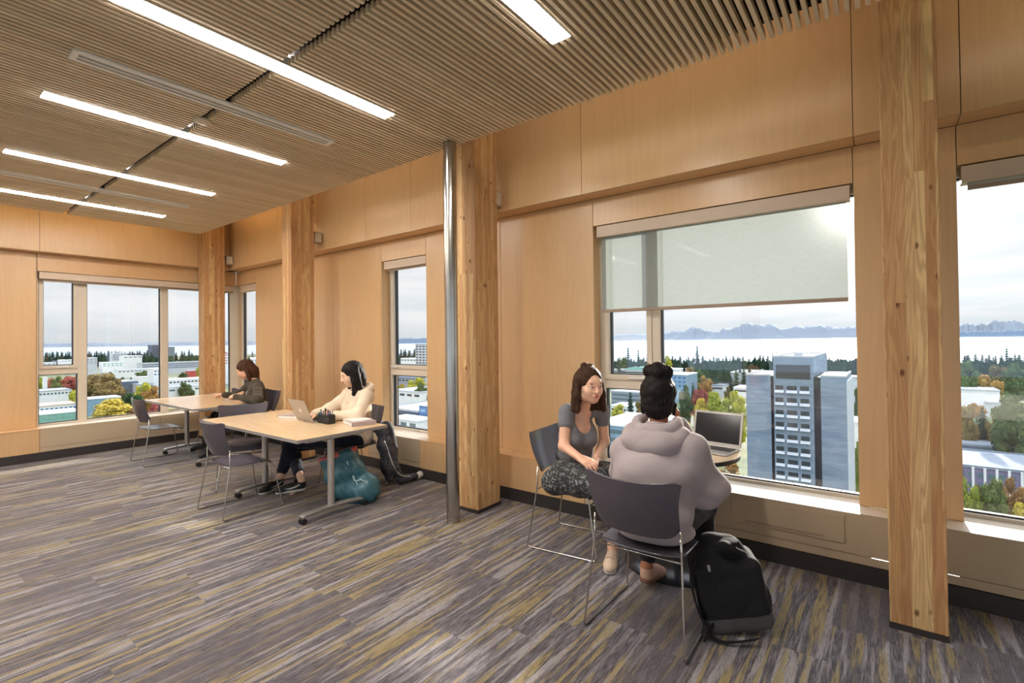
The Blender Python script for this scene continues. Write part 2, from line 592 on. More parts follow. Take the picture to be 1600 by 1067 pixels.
def slatwood():
    m, t = newmat('ceiling_slat_wood')
    p = t.pos(); r = t.attr()
    n = t.noise(t.vmul(p, (30, 1.2, 30)), 3, 3, 0.6)
    c = t.ramp(r, [(0.0, srgb(222, 206, 180)), (0.5, srgb(234, 219, 196)), (1.0, srgb(243, 230, 208))])
    c = t.mix(t.ramp(n, [(0.3, 0.0), (0.7, 0.35)]), c, srgb(208, 186, 158))
    t.out(t.bsdf(c, 0.5, 0, None, Specular_IOR_Level=0.3))
    return m


def perforated():
    m, t = newmat('perforated_beige_metal')
    p = t.pos(); xx, yy, zz = t.xyz(p)
    s_ = t.math('ADD', xx, t.math('MULTIPLY', yy, 1.0))
    zs = t.math('DIVIDE', zz, 0.0052)
    rowp = t.math('FLOOR', zs)
    us = t.math('MULTIPLY_ADD', t.math('MODULO', rowp, 2.0), 0.5, t.math('DIVIDE', s_, 0.006))
    du = t.math('SUBTRACT', t.math('FRACT', us), 0.5)
    dz = t.math('SUBTRACT', t.math('FRACT', zs), 0.5)
    rr = t.math('SQRT', t.math('ADD', t.math('MULTIPLY', du, du), t.math('MULTIPLY', dz, dz)))
    c = t.mix(t.ramp(rr, [(0.26, 1.0), (0.33, 0.0)]), srgb(208, 188, 160), srgb(96, 80, 62))
    t.out(t.bsdf(c, 0.45, 0.0, None, Specular_IOR_Level=0.4))
    return m


def glassmat(name, tint=(1, 1, 1), fac=0.05, rough=0.0):
    m, t = newmat(name)
    gm = t.add('ShaderNodeNewGeometry')
    dt = t.math('ABSOLUTE', t.add('ShaderNodeVectorMath', {0: gm.outputs['Incoming'], 1: gm.outputs['Normal']}, operation='DOT_PRODUCT').outputs['Value'])
    f = t.math('MULTIPLY_ADD', t.math('POWER', t.math('SUBTRACT', 1.0, dt), 5.0), 0.9, 0.045)
    tr = t.add('ShaderNodeBsdfTransparent', {0: tint}).outputs[0]
    gl = t.add('ShaderNodeBsdfGlossy', {'Color': (1, 1, 1), 'Roughness': rough}).outputs[0]
    t.out(t.add('ShaderNodeMixShader', {0: f, 1: tr, 2: gl}).outputs[0])
    return m


def emit(name, c, s_):
    m, t = newmat(name)
    t.out(t.add('ShaderNodeEmission', {0: c, 1: s_}).outputs[0])
    return m


def shadecloth():
    m, t = newmat('roller_shade_fabric')
    p = t.pos()
    n = t.noise(t.vmul(p, (1, 1, 24)), 26, 2, 0.6)
    n2 = t.noise(t.vmul(p, (10, 10, 1)), 90, 2, 0.6)
    k = t.math('ADD', t.math('MULTIPLY', n, 0.5), t.math('MULTIPLY', n2, 0.5))
    c = t.ramp(k, [(0.3, srgb(166, 172, 170)), (0.7, srgb(196, 201, 198))])
    df = t.add('ShaderNodeBsdfDiffuse', {0: c}).outputs[0]
    tl = t.add('ShaderNodeBsdfTranslucent', {0: t.mix(1.0, c, (0.82, 0.86, 0.84), 'MULTIPLY')}).outputs[0]
    a = t.add('ShaderNodeMixShader', {0: 0.5, 1: df, 2: tl}).outputs[0]
    tr = t.add('ShaderNodeBsdfTransparent', {0: (1, 1, 1)}).outputs[0]
    t.out(t.add('ShaderNodeMixShader', {0: 0.36, 1: a, 2: tr}).outputs[0])
    return m


M = {}
M['panel'] = wood_panel()
M['glulam'] = glulam()
M['carpet'] = carpet()
M['slat'] = slatwood()
M['perf'] = perforated()
M['glass'] = glassmat('window_glass')
M['shade'] = shadecloth()
M['core'] = plain('dark_joint', (0.03, 0.02, 0.015), 0.8)
M['black'] = plain('plenum_black', (0.006, 0.006, 0.007), 0.9)
M['base'] = plain('rubber_baseboard', srgb(52, 47, 47), 0.5)
M['frame'] = plain('beige_window_metal', srgb(214, 202, 184), 0.4)
M['gasket'] = plain('black_gasket', (0.02, 0.022, 0.03), 0.5)
M['sill'] = plain('pale_sill', srgb(214, 200, 180), 0.4)
M['blindbox'] = plain('blind_fascia', srgb(206, 186, 166), 0.45)
M['hembar'] = plain('hem_bar', srgb(160, 140, 122), 0.5)
M['white'] = plain('white_paint', (0.75, 0.74, 0.72), 0.6)
M['whitemetal'] = plain('white_metal', (0.72, 0.71, 0.69), 0.35)
M['ventwhite'] = plain('vent_white', (0.88, 0.87, 0.86), 0.4)
M['darkslot'] = plain('dark_slot', (0.02, 0.02, 0.022), 0.6)
M['led'] = emit('led_diffuser', (1.0, 0.93, 0.84), 38.0)
M['cove'] = emit('cove_strip', (1.0, 0.66, 0.30), 26.0)
M['fill_strip'] = emit('fill_strip_soft', (1.0, 0.80, 0.58), 25.0)  # unseen strips added to brighten the upper window wall
M['steel'] = plain('brushed_steel', (0.46, 0.44, 0.42), 0.22, 1.0, var=0.12, scale=6)
M['chrome'] = plain('chrome', (0.62, 0.60, 0.58), 0.16, 1.0)
M['silver'] = plain('silver_powder', (0.50, 0.48, 0.46), 0.35, 0.7)
M['chairshell'] = plain('chair_plastic', srgb(80, 75, 84), 0.24, 0, var=0.03, spec=0.6)
M['caster'] = plain('caster_rubber', (0.014, 0.014, 0.015), 0.45)

# ================================================================== room shell
ZC = 3.262
o = MB().box(-9.3, 4.6, -4.2, 4.3, -0.12, 0.0).build('floor', M['carpet']); struct(o)


def joints_range(a, b, js):
    c = [a] + [j for j in sorted(js) if a < j < b] + [b]
    return list(zip(c[:-1], c[1:]))


def panels(mb, mp, u0, u1, v0, v1, z0, z1, js, g=0.0022):
    for a, b in joints_range(u0, u1, js):
        mb_box(mb, mp, a + g, b - g, v0, v1, z0 + g, z1 - g, 0)


def mb_box(mb, mp, u0, u1, v0, v1, z0, z1, mi=0):
    if mp == 'R': mb.box(u0, u1, v0, v1, z0, z1, mi)      # right wall: u = x, v = y
    else: mb.box(-v0, -v1, u0, u1, z0, z1, mi)             # left wall: u = y, v = -x


ZT, ZB, ZS, ZD = 2.57, 0.43, 2.815, 0.43
JR = [-8.473, -6.18, -5.12, -4.28, -3.16, -2.086, -0.157, 0.355, 2.3]
JU = [-7.35, -6.252, -5.15, -4.311, -2.088, -0.144, 0.361, 2.3, 3.5]


def wall(mp, u_lo, u_hi, vw, vd, opens, js, ju, dado, depth_front=0.12, depth_all=0.3):
    """recessed panelled wall with window openings, projecting upper band and dado"""
    mb = MB()
    edges = [u_lo] + [e for ab in opens for e in ab[:2]] + [u_hi]
    for i in range(0, len(edges), 2):
        a, b = edges[i], edges[i + 1]
        if b - a < 0.01: continue
        panels(mb, mp, a, b, vw, vw + depth_front, ZB, ZS, js)
        mb_box(mb, mp, a + 0.004, b - 0.004, vw + 0.006, vw + depth_front, ZB, ZS, 1)
        mb_box(mb, mp, a + 0.05, b - 0.05, vw + depth_front, vw + depth_all, ZB, ZS, 1)
    for a, b, wa, wb in opens:
        panels(mb, mp, a, b, vw, vw + depth_front, ZT, ZS, js)
        mb_box(mb, mp, a, b, vw + 0.006, vw + depth_front, ZT + 0.004, ZS, 1)
        mb_box(mb, mp, a - 0.05, b + 0.05, vw + depth_front, vw + depth_all, ZT + 0.03, ZS, 1)
        mb_box(mb, mp, a - 0.05, b + 0.05, vw, vw + depth_all, 0.0, ZB - 0.012, 1)
        mb_box(mb, mp, a, b, vw, vw + 0.13, ZB - 0.012, ZB, 2)
    # upper band
    panels(mb, mp, u_lo, u_hi, vd, vd + 0.03, ZS, 3.95, ju)
    for a, b in joints_range(u_lo, u_hi, ju):
        mb_box(mb, mp, a + 0.0022, b - 0.0022, vd + 0.03, vw - 0.003, ZS, ZS + 0.02, 0)
    mb_box(mb, mp, u_lo, u_hi, vd + 0.006, vd + 0.03, ZS + 0.004, 3.95, 1)
    mb_box(mb, mp, u_lo, u_hi, vd + 0.03, vw + depth_all, ZS + 0.02, 3.95, 1)
    # dado in wood
    for a, b in dado:
        panels(mb, mp, a, b, vd, vd + 0.02, 0.114, ZD - 0.016, js)
        mb_box(mb, mp, a, b, vd + 0.006, vw + 0.02, 0.0, ZD - 0.016, 1)
        mb_box(mb, mp, a, b, vd - 0.004, vw + 0.004, ZD - 0.016, ZD, 0)
    return mb


OPEN_R = [(-9.2, -8.473, 0, 0), (-5.10, -4.28, 0, 0), (-2.086, -0.157, 0, 0), (0.355, 2.3, 0, 0)]
mb = wall('R', -9.2, 4.6, 4.0, 3.8, OPEN_R, JR, JU, [(-8.473, -5.13), (-4.19, -2.1)])
struct(mb.build('wall_right', [M['panel'], M['core'], M['sill']]))
mb = wall('L', -4.2, 4.0, 9.2, 9.0, [(1.40, 4.0, 0, 0)], [-2.6, -0.6, 1.39], [-2.6, -0.6, 1.393], [(-4.2, 1.40)])
struct(mb.build('wall_left', [M['panel'], M['core'], M['sill']]))
# painted walls behind the camera; unseen openings added for fill daylight
q = MB().box(-9.3, 4.6, -4.3, -4.2, 0, 0.45).box(-9.3, 4.6, -4.3, -4.2, 2.9, 3.95)
for xa in (-9.3, -6.0, -2.7, 0.6, 4.2): q.box(xa, xa + 0.4, -4.3, -4.2, 0.45, 2.9)
struct(q.build('wall_back', M['white']))
struct(MB().box(4.6, 4.7, -4.3, 4.3, 0, 0.45).box(4.6, 4.7, -4.3, 4.3, 2.9, 3.95).box(4.6, 4.7, -4.3, -3.5, 0.45, 2.9).box(4.6, 4.7, 3.0, 4.3, 0.45, 2.9).box(4.6, 4.7, -0.5, -0.1, 0.45, 2.9).build('wall_far_right', M['white']))
# black rubber base
struct(MB().box(-9.0, 4.6, 3.796, 3.82, 0, 0.113).build('baseboard_right', M['base']))
struct(MB().box(-9.02, -8.996, -4.2, 3.8, 0, 0.113).build('baseboard_left', M['base']))

# slatted ceiling: three rows of slat panels with open joints, black plenum above
mb = MB()
rows = [(1.575, 3.150), (-0.025, 1.525), (-1.625, -0.075), (-3.2, -1.675)]
NS = 296
for k in range(NS):
    xa = -8.46 + k * 0.044
    for (ya, yb) in rows:
        mb.box(xa, xa + 0.021, ya, yb, ZC, ZC + 0.045)
for (ya, yb) in rows:
    for yy in (ya + 0.12, (ya + yb) / 2, yb - 0.12):
        mb.box(-8.46, 4.5, yy - 0.02, yy + 0.02, ZC + 0.0452, ZC + 0.07, 1)
mb.box(-9.4, 4.7, -4.3, 4.3, 3.95, 4.0, 1)
# black felt backing above the slats
mb.box(-8.44, 4.5, -3.2, 3.10, ZC + 0.0702, ZC + 0.08, 1)
struct(mb.build('ceiling', [M['slat'], M['black']]))

# ================================================================== radiator covers below the windows
def radiator(mp, a, b, vd, vw, label, plates, base):
    root = empty('radiator_cover', label, 'radiator cover', base)
    q = MB()
    mb_box(q, mp, a, b, vd, vd + 0.012, 0.172, 0.43)
    mb_box(q, mp, a, b, vd + 0.002, vd + 0.012, 0.117, 0.168)
    mb_box(q, mp, a, b, vd + 0.004, vw, 0.1165, 0.13)
    q.build('perforated_panel', M['perf'], root, world=True)
    q = MB()
    mb_box(q, mp, a, b, vd + 0.012, vw, 0.418, 0.43)
    q.build('top_panel', M['sill'], root, world=True)
    for (c, d_) in plates:
        q = MB()
        mb_box(q, mp, c, d_, vd - 0.008, vd, 0.23, 0.402)
        pl = q.build('access_plate', M['perf'], root, bevel=0.003, world=True)
        q = MB()
        L_ = d_ - c
        mb_box(q, mp, c + 0.13 * L_, d_ - 0.16 * L_, vd - 0.0095, vd - 0.008, 0.245, 0.256)
        q.build('slot', M['hembar'], pl, world=True)
    return root


radiator('R', -2.1, 4.6, 3.8, 4.0, 'long perforated beige metal radiator cover under the two big windows', [(-0.9, -0.228), (1.2, 1.87)], (1.2, 3.9, 0.13))
radiator('R', -5.13, -4.19, 3.8, 4.0, 'short beige metal radiator cover under the narrow window', [], (-4.66, 3.9, 0.13))
radiator('R', -9.0, -8.473, 3.8, 4.0, 'small beige metal radiator cover in the far corner of the room', [], (-8.7, 3.9, 0.13))
radiator('L', 1.40, 3.8, 9.0, 9.2, 'beige metal radiator cover below the far triple window', [(2.78, 3.28)], (-9.1, 2.6, 0.13))

# ================================================================== windows
def window(name, mp, v, posts, glasses, trans, u0, u1, handle=None, zb=0.43):
    root = bpy.data.objects.new(name, None); COL.objects.link(root)
    base = ((u0 + u1) / 2, v, zb) if mp == 'R' else (-v, (u0 + u1) / 2, zb)
    root.location = base; struct(root)
    q = MB()
    for a, b in posts: mb_box(q, mp, a, b, v, v + 0.09, zb, 2.60)
    mb_box(q, mp, u0, u1, v + 0.001, v + 0.089, zb, zb + 0.022)
    mb_box(q, mp, u0, u1, v + 0.001, v + 0.089, 2.53, 2.60)
    for a, b, z0, z1 in trans: mb_box(q, mp, a, b, v + 0.002, v + 0.088, z0, z1)
    q.build('frame', M['frame'], root, bevel=0.004, world=True)
    for a, b, z0, z1, sash in glasses:
        if sash:
            q = MB(); s_ = 0.046
            mb_box(q, mp, a, b, v - 0.012, v + 0.05, z0, z0 + s_); mb_box(q, mp, a, b, v - 0.012, v + 0.05, z1 - s_, z1)
            mb_box(q, mp, a, a + s_, v - 0.012, v + 0.05, z0 + s_, z1 - s_); mb_box(q, mp, b - s_, b, v - 0.012, v + 0.05, z0 + s_, z1 - s_)
            sh = q.build('sash', M['frame'], root, bevel=0.003, world=True)
            if handle:
                q = MB(); hc = handle
                mb_box(q, mp, hc - 0.09, hc + 0.05, v - 0.03, v - 0.018, z0 + 0.012, z0 + 0.030)
                mb_box(q, mp, hc + 0.03, hc + 0.05, v - 0.020, v - 0.010, z0 + 0.006, z0 + 0.036)
                q.build('handle', M['whitemetal'], sh, bevel=0.003, world=True)
            a, b, z0, z1 = a + s_, b - s_, z0 + s_, z1 - s_
        q = MB(); g_ = 0.010
        mb_box(q, mp, a, a + g_, v + 0.03, v + 0.07, z0, z1); mb_box(q, mp, b - g_, b, v + 0.03, v + 0.07, z0, z1)
        mb_box(q, mp, a + g_, b - g_, v + 0.03, v + 0.07, z0, z0 + g_); mb_box(q, mp, a + g_, b - g_, v + 0.03, v + 0.07, z1 - g_, z1)
        gk = q.build('gasket', M['gasket'], root, world=True)
        q = MB()
        mb_box(q, mp, a + 0.002, b - 0.002, v + 0.045, v + 0.051, z0 + 0.002, z1 - 0.002)
        q.build('pane', M['glass'], root, world=True)
    return root


window('window_1', 'R', 4.13, [(-2.10, -2.050), (-1.60, -1.53), (-0.125, -0.10)],
       [(-2.050, -1.60, 1.18, 2.53, True), (-2.050, -1.60, 0.452, 1.10, False), (-1.53, -0.125, 0.452, 2.53, False)],
       [(-2.050, -1.60, 1.10, 1.18)], -2.10, -0.10, handle=-1.72)
window('window_2', 'R', 4.13, [(0.30, 0.335), (2.28, 2.34)], [(0.335, 2.28, 0.452, 2.53, False)], [], 0.30, 2.34)
window('window_3', 'R', 4.13, [(-5.12, -5.075), (-4.30, -4.25)],
       [(-5.075, -4.30, 1.20, 2.53, True), (-5.075, -4.30, 0.452, 1.115, False)], [(-5.075, -4.30, 1.115, 1.20)], -5.12, -4.25, handle=-4.98)
window('window_4', 'L', 9.33, [(1.395, 1.432), (1.85, 1.955), (2.885, 2.99), (3.485, 3.60), (3.955, 4.22)],
       [(1.432, 1.85, 1.215, 2.53, True), (1.432, 1.85, 0.452, 1.135, False), (1.955, 2.885, 0.452, 2.53, False), (2.99, 3.485, 0.452, 2.53, False), (3.60, 3.955, 0.452, 2.53, False)],
       [(1.432, 1.85, 1.135, 1.215)], 1.395, 4.22, handle=1.70)
window('window_5', 'R', 4.13, [(-9.33, -9.26), (-8.49, -8.43)], [(-9.26, -8.49, 0.452, 2.53, False)], [], -9.33, -8.43)


# ================================================================== roller blinds
def blind(mp, a, b, v, zlow, label, base, fabric=True, dz=0.105):
    root = empty('roller_blind', label, 'blind', base)
    q = MB(); mb_box(q, mp, a, b, v, v + 0.10, ZT - dz, ZT - 0.006)
    q.build('fascia', M['blindbox'], root, bevel=0.003, world=True)
    if fabric:
        q = MB(); mb_box(q, mp, a + 0.03, b - 0.022, v + 0.045, v + 0.0465, zlow + 0.012, ZT - dz + 0.01)
        q.build('shade_fabric', M['shade'], root, world=True)
    q = MB(); mb_box(q, mp, a + 0.03, b - 0.022, v + 0.036, v + 0.054, zlow - 0.014, zlow + 0.014)
    q.build('hem_bar', M['hembar'], root, bevel=0.004, world=True)
    return root


blind('R', -2.055, -0.175, 4.005, 1.80, 'grey fabric roller blind pulled halfway down the big window', (-1.1, 4.05, 2.5))
blind('R', 0.375, 2.28, 4.005, 2.438, 'roller blind rolled up above the window right of the near timber column', (1.3, 4.05, 2.5))
blind('R', -5.06, -4.29, 4.005, 2.455, 'short roller blind rolled up above the narrow window', (-4.7, 4.05, 2.5))
blind('R', -9.08, -8.48, 4.005, 2.46, 'short roller blind rolled up at the corner window beside the far column', (-8.8, 4.05, 2.5), dz=0.12)
blind('L', 1.42, 3.99, 9.205, 2.452, 'long roller blind rolled up above the far triple window', (-9.25, 2.7, 2.5), dz=0.10)

# ================================================================== columns
def timber_column(x0, x1, label):
    root = empty('timber_column', label, 'column', ((x0 + x1) / 2, 3.475, 0), group='glulam columns along the window wall')
    MB().box(x0, x1, 3.315, 3.635, 0.03, 3.945).build('shaft', M['glulam'], root, bevel=0.004, world=True)
    MB().box(x0 - 0.002, x1 + 0.002, 3.312, 3.638, 0.0, 0.03).build('base_plate', M['base'], root, world=True)
    return root


timber_column(-0.007, 0.228, 'large timber column in front of the wall between the two big windows')
timber_column(-3.14, -2.905, 'timber column just behind the steel post')
timber_column(-6.29, -6.055, 'timber column behind the student in the cream hoodie')
timber_column(-8.99, -8.765, 'timber column in the far corner beside the triple window')

root = empty('steel_post', 'round polished steel post from carpet to ceiling', 'post', (-2.965, 3.06, 0))
MB().cyl((-2.965, 3.06), 0.057, 0.0, 3.5, 48).build('post_shaft', M['steel'], root, smooth='auto', world=True)
MB().cyl((-2.965, 3.06), 0.066, 0.0, 0.006, 48).build('floor_collar', M['steel'], root, smooth='auto', world=True)


# small boxes on the upper wall beside the columns
def wall_box(x, y, z, label):
    root = empty('wall_box', label, 'wall box', (x, y, z), group='small metal boxes high on the wood wall')
    MB().box(-0.045, 0.045, -0.06, 0.06, -0.075, 0.075).build('housing', M['hembar'], root, bevel=0.008)
    MB().box(0.045, 0.051, -0.048, 0.048, -0.062, 0.062).build('face_plate', M['frame'], root, bevel=0.004)


wall_box(-3.02, 3.735, 2.93, 'small metal box on the upper wall beside the column behind the steel post')
wall_box(-6.17, 3.735, 2.98, 'small metal box on the upper wall right of the middle timber column')
wall_box(-8.87, 3.735, 2.96, 'small metal box on the upper wall right of the corner timber column')

# ================================================================== ceiling fittings
def light(x, y0, y1, label):
    root = empty('ceiling_light', label, 'ceiling light', (x, (y0 + y1) / 2, ZC), group='recessed strip lights in the slatted ceiling')
    w_ = 0.058
    q = MB()
    q.box(x - w_ - 0.006, x - w_, y0, y1, ZC - 0.004, ZC + 0.05); q.box(x + w_, x + w_ + 0.006, y0, y1, ZC - 0.004, ZC + 0.05)
    q.box(x - w_ - 0.006, x + w_ + 0.006, y0 - 0.006, y0, ZC - 0.004, ZC + 0.05); q.box(x - w_ - 0.006, x + w_ + 0.006, y1, y1 + 0.006, ZC - 0.004, ZC + 0.05)
    q.build('trim', M['whitemetal'], root, world=True)
    MB().box(x - w_, x + w_, y0, y1, ZC - 0.007, ZC + 0.05).build('diffuser', M['led'], root, world=True)


LX = [(-1.44, 'strip light nearest the big window, cut by the top of the picture'), (-2.96, 'longest looking strip light, between the cut one and the first vent'),
      (-4.52, 'strip light between the two slot vents, beside the round cover'), (-6.09, 'strip light just before the far slot vent'), (-7.65, 'farthest strip light, closest to the left wall')]
for x, lb in LX: light(x, 0.715, 2.405, lb)
for i, x in enumerate((-7.65, -6.09, -4.52, -2.96)): light(x, -2.40, -0.71, 'strip light of the rear row, number %s from the far wall' % ('one two three four five six seven'.split()[i]))


def vent(x, y0, y1, label):
    root = empty('ceiling_vent', label, 'air vent', (x, (y0 + y1) / 2, ZC), group='linear slot air vents in the ceiling')
    q = MB()
    for a, b in ((-0.066, -0.036), (-0.009, 0.009), (0.036, 0.066)): q.box(x + a, x + b, y0, y1, ZC - 0.014, ZC + 0.01)
    q.box(x - 0.066, x + 0.066, y0 - 0.03, y0, ZC - 0.014, ZC + 0.01); q.box(x - 0.066, x + 0.066, y1, y1 + 0.03, ZC - 0.014, ZC + 0.01)
    q.build('frame', M['ventwhite'], root, world=True)
    MB().box(x - 0.06, x + 0.06, y0, y1, ZC + 0.0, ZC + 0.046).build('slot', M['darkslot'], root, world=True)


vent(-3.752, 0.745, 2.385, 'near slot air vent between two strip lights')
vent(-6.865, 0.765, 2.385, 'far slot air vent near the farthest strip light')
root = empty('detector', 'round beige cover on the ceiling joint', 'detector', (-4.13, 1.56, ZC))
MB().lathe((0, 0), [(0, -0.022), (0.045, -0.021), (0.058, -0.012), (0.06, 0.0), (0, 0.0)], 28).build('cover', M['frame'], root, smooth='auto')
root['label'] = 'round beige cover on the ceiling joint beside a strip light'

# cove lights lying on top of the ceiling edge; soft ones are added fill
def cove(x0, x1, y0, y1, label, mt='cove'):
    root = empty('cove_light', label, 'cove light', ((x0 + x1) / 2, (y0 + y1) / 2, ZC + 0.082))
    MB().box(x0, x1, y0, y1, ZC + 0.0805, ZC + 0.092).build('channel', M['whitemetal'], root, world=True)
    e = 0.006
    MB().box(x0 + e, x1 - e, y0 + e, y1 - e, ZC + 0.0922, ZC + 0.105).build('led_strip', M[mt], root, world=True)


cove(-8.35, -6.40, 3.04, 3.09, 'hidden warm light strip above the ceiling edge by the far columns')
cove(-8.42, -8.37, -2.0, 2.95, 'hidden warm light strip above the ceiling edge by the left wall')
cove(-6.0, -3.3, 3.06, 3.09, 'unseen fill strip added above the ceiling edge by the middle columns', 'fill_strip')
cove(-2.75, -0.15, 3.06, 3.09, 'unseen fill strip added above the ceiling edge over the big window', 'fill_strip')
cove(0.35, 4.4, 3.06, 3.09, 'unseen fill strip added above the ceiling edge right of the near column', 'fill_strip')



# ================================================================== furniture
def chair_protos():
    root = empty('stacking_chair', 'x', 'chair')
    # seat shell
    n, m = 17, 15
    G = np.zeros((n, m, 3))
    for i in range(n):
        v = i / (n - 1)
        yv = -0.215 + 0.445 * v
        e = abs(2 * v - 1)
        hw = 0.232 * (1 - 0.16 * e ** 5)
        for j in range(m):
            u = 2 * j / (m - 1) - 1
            z = 0.452 - 0.012 * (1 - u * u) * math.sin(PI * min(1, v * 1.1)) - 0.045 * max(0, (v - 0.72) / 0.28) ** 2 + 0.012 * max(0, (0.2 - v) / 0.2) ** 2
            yy = yv - (0.03 * abs(u) ** 4 if v > 0.5 else -0.035 * abs(u) ** 4) * (e ** 2)
            G[i, j] = (u * hw, yy, z)
    MB().shell(G, 0.011).build('seat', M['chairshell'], root, smooth='auto', bevel=0.003)
    # backrest shell: wraps forward at the sides, top edge dips in the middle
    n, m = 15, 21
    G = np.zeros((n, m, 3))
    for i in range(n):
        v = i / (n - 1)
        for j in range(m):
            u = 2 * j / (m - 1) - 1
            top = 0.836 + 0.030 * abs(u) ** 3 - 0.022 * abs(u) ** 14
            bot = 0.545 + 0.050 * abs(u) ** 8
            hw = 0.234 + 0.024 * v ** 3 - 0.012 * (1 - v) ** 4
            z = bot + (top - bot) * v
            G[i, j] = (u * hw, -0.228 - 0.085 * (z - 0.56) / 0.3 + 0.062 * u * u - 0.018 * math.sin(PI * v), z)
    MB().shell(G[:, ::-1], 0.011).build('backrest', M['chairshell'], root, smooth='auto', bevel=0.003)
    # wire sled frame, one bent rod a side
    for s in (-1, 1):
        pts = fillet([(s * 0.20, 0.10, 0.432), (s * 0.205, 0.195, 0.428), (s * 0.262, 0.272, 0.007), (s * 0.268, -0.272, 0.007), (s * 0.238, -0.198, 0.45), (s * 0.232, -0.196, 0.60)], 0.03, 5)
        MB().tube(pts, 0.0056, 10).build('leg', M['chrome'], root, smooth=True)
    for a_, y_, z_ in ((0.222, 0.216, 0.375), (0.2, 0.11, 0.432), (0.235, -0.19, 0.44)):
        MB().tube([(-a_, y_, z_), (a_, y_, z_)], 0.005, 8).build('crossbar', M['chrome'], root, smooth=True)
    return root


CH = chair_protos()
_first = [True]


def chair(x, y, face, label):
    """face: direction (fx, fy) the sitter looks"""
    o = CH if _first[0] else copy_tree(CH)
    _first[0] = False
    o.location = (x, y, 0)
    o.rotation_euler = (0, 0, math.atan2(-face[0], face[1]))
    o['label'] = label
    o['category'] = 'chair'; o['group'] = 'dark grey wire-framed stacking chairs'
    return o


chair(-1.045, 2.625, (0, 1), 'dark grey stacking chair holding the person in the grey hoodie')
chair(-1.905, 3.30, (0.99, 0.10), 'dark grey stacking chair under the woman in the grey T-shirt')
chair(-4.83, 2.135, (0, 1), 'empty dark chair with its back to us at the near side of the laptop table')
chair(-5.62, 2.52, (0.92, -0.39), 'empty dark chair at the far end of the laptop table, seat under the tabletop')
chair(-4.61, 3.20, (-0.18, -0.98), 'dark chair under the student in the cream hoodie')
chair(-7.66, 2.37, (0.03, 1), 'empty dark chair on its own at the near side of the far table')
chair(-7.27, 3.42, (-0.05, -1.0), 'dark chair under the woman in the olive cardigan')
chair(-7.83, 3.20, (0, -1), 'empty chair at the window side of the far table, mostly hidden by the cardigan woman')

M['tabletop'] = (lambda: (lambda m, t: (t.out(t.bsdf(t.mix(t.ramp(t.noise(t.vmul(t.pos(), (0.25, 4, 4)), 14, 4, 0.6), [(0.3, 0.0), (0.7, 1.0)]), srgb(226, 200, 164), srgb(212, 182, 144)), 0.22, Specular_IOR_Level=0.6)), m)[1])(*newmat('maple_laminate')))()
M['edgeband'] = plain('grey_edgeband', srgb(150, 145, 142), 0.45)


def table(x0, x1, y0, y1, fx, label):
    root = empty('folding_table', label, 'table', ((x0 + x1) / 2, (y0 + y1) / 2, 0), group='wheeled laminate tables')
    q = MB()
    q.box(x0, x1, y0, y1, 0.708, 0.735, 1)
    q.box(x0 + 0.002, x1 - 0.002, y0 + 0.002, y1 - 0.002, 0.7351, 0.7362, 0)
    q.build('tabletop', [M['tabletop'], M['edgeband']], root, world=True)
    ya, yb = y0 + 0.06, y0 + 0.74
    ym = y0 + 0.36
    for x in fx:
        q = MB().tube([(x, ym, 0.085), (x, ym, 0.70)], 0.03, 24)
        lg = q.build('leg', M['silver'], root, smooth='auto', world=True)
        MB().box(x - 0.05, x + 0.05, y0 + 0.1, y0 + 0.68, 0.69, 0.7075).build('bracket', M['silver'], lg, bevel=0.004, world=True)
        pts = [(x, ya + 0.01, 0.062), (x, ya + 0.04, 0.072), (x, ya + 0.2, 0.082), (x, ym, 0.086), (x, yb - 0.2, 0.082), (x, yb - 0.04, 0.072), (x, yb - 0.01, 0.062)]
        q = MB(); P_ = np.array(pts)
        G = np.stack([P_ + (-0.03, 0, 0), P_ + (0, 0, 0.008), P_ + (0.03, 0, 0)], 1)
        q.shell(G, 0.026)
        q.build('foot', M['silver'], root, smooth='auto', bevel=0.004, world=True)
        for yc in (ya + 0.03, yb - 0.03):
            q = MB()
            for dx in (-0.026, 0.010):
                c = np.array((x + dx, yc, 0.0275))
                q.tube([c, c + (0.016, 0, 0)], 0.0275, 24)
            cs = q.build('caster', M['caster'], root, smooth='auto', bevel=0.003, world=True)
            MB().cyl((x, yc), 0.011, 0.03, 0.066, 14).tube([(x - 0.01, yc, 0.0275), (x + 0.01, yc, 0.0275)], 0.01, 10).build('caster_stem', M['silver'], cs, smooth='auto', world=True)
    q = MB().box(fx[0] + 0.03, fx[1] - 0.03, ym - 0.02, ym + 0.02, 0.655, 0.6895)
    q.build('beam', M['silver'], root, world=True)


table(-5.80, -3.87, 2.16, 3.09, (-5.15, -3.95), 'light wood table with the silver laptop and pencil pouch on it')
table(-8.62, -6.82, 2.44, 3.38, (-8.02, -6.88), 'light wood table by the far window where the cardigan woman reads')

# round pedestal table
root = empty('round_table', 'small round dark-edged table by the big window holding an open laptop', 'table', (-1.19, 3.50, 0))
MB().cyl((-1.19, 3.50), 0.41, 0.733, 0.7585, 72, 1).cyl((-1.19, 3.50), 0.404, 0.7586, 0.7605, 72, 0).build('tabletop', [M['tabletop'], M['caster']], root, smooth='auto', world=True)
MB().cyl((-1.19, 3.50), 0.035, 0.02, 0.715, 28).cyl((-1.19, 3.50), 0.11, 0.7152, 0.7325, 28).build('pedestal', M['base'], root, smooth='auto', world=True)
M['discbase'] = plain('glossy_dark_base', (0.03, 0.033, 0.04), 0.18, 0.3)
MB().lathe((-1.17, 3.40), [(0, 0.0), (0.345, 0.0), (0.345, 0.008), (0.33, 0.014), (0.1, 0.02), (0, 0.0201)], 72).build('base', M['discbase'], root, smooth='auto', world=True)


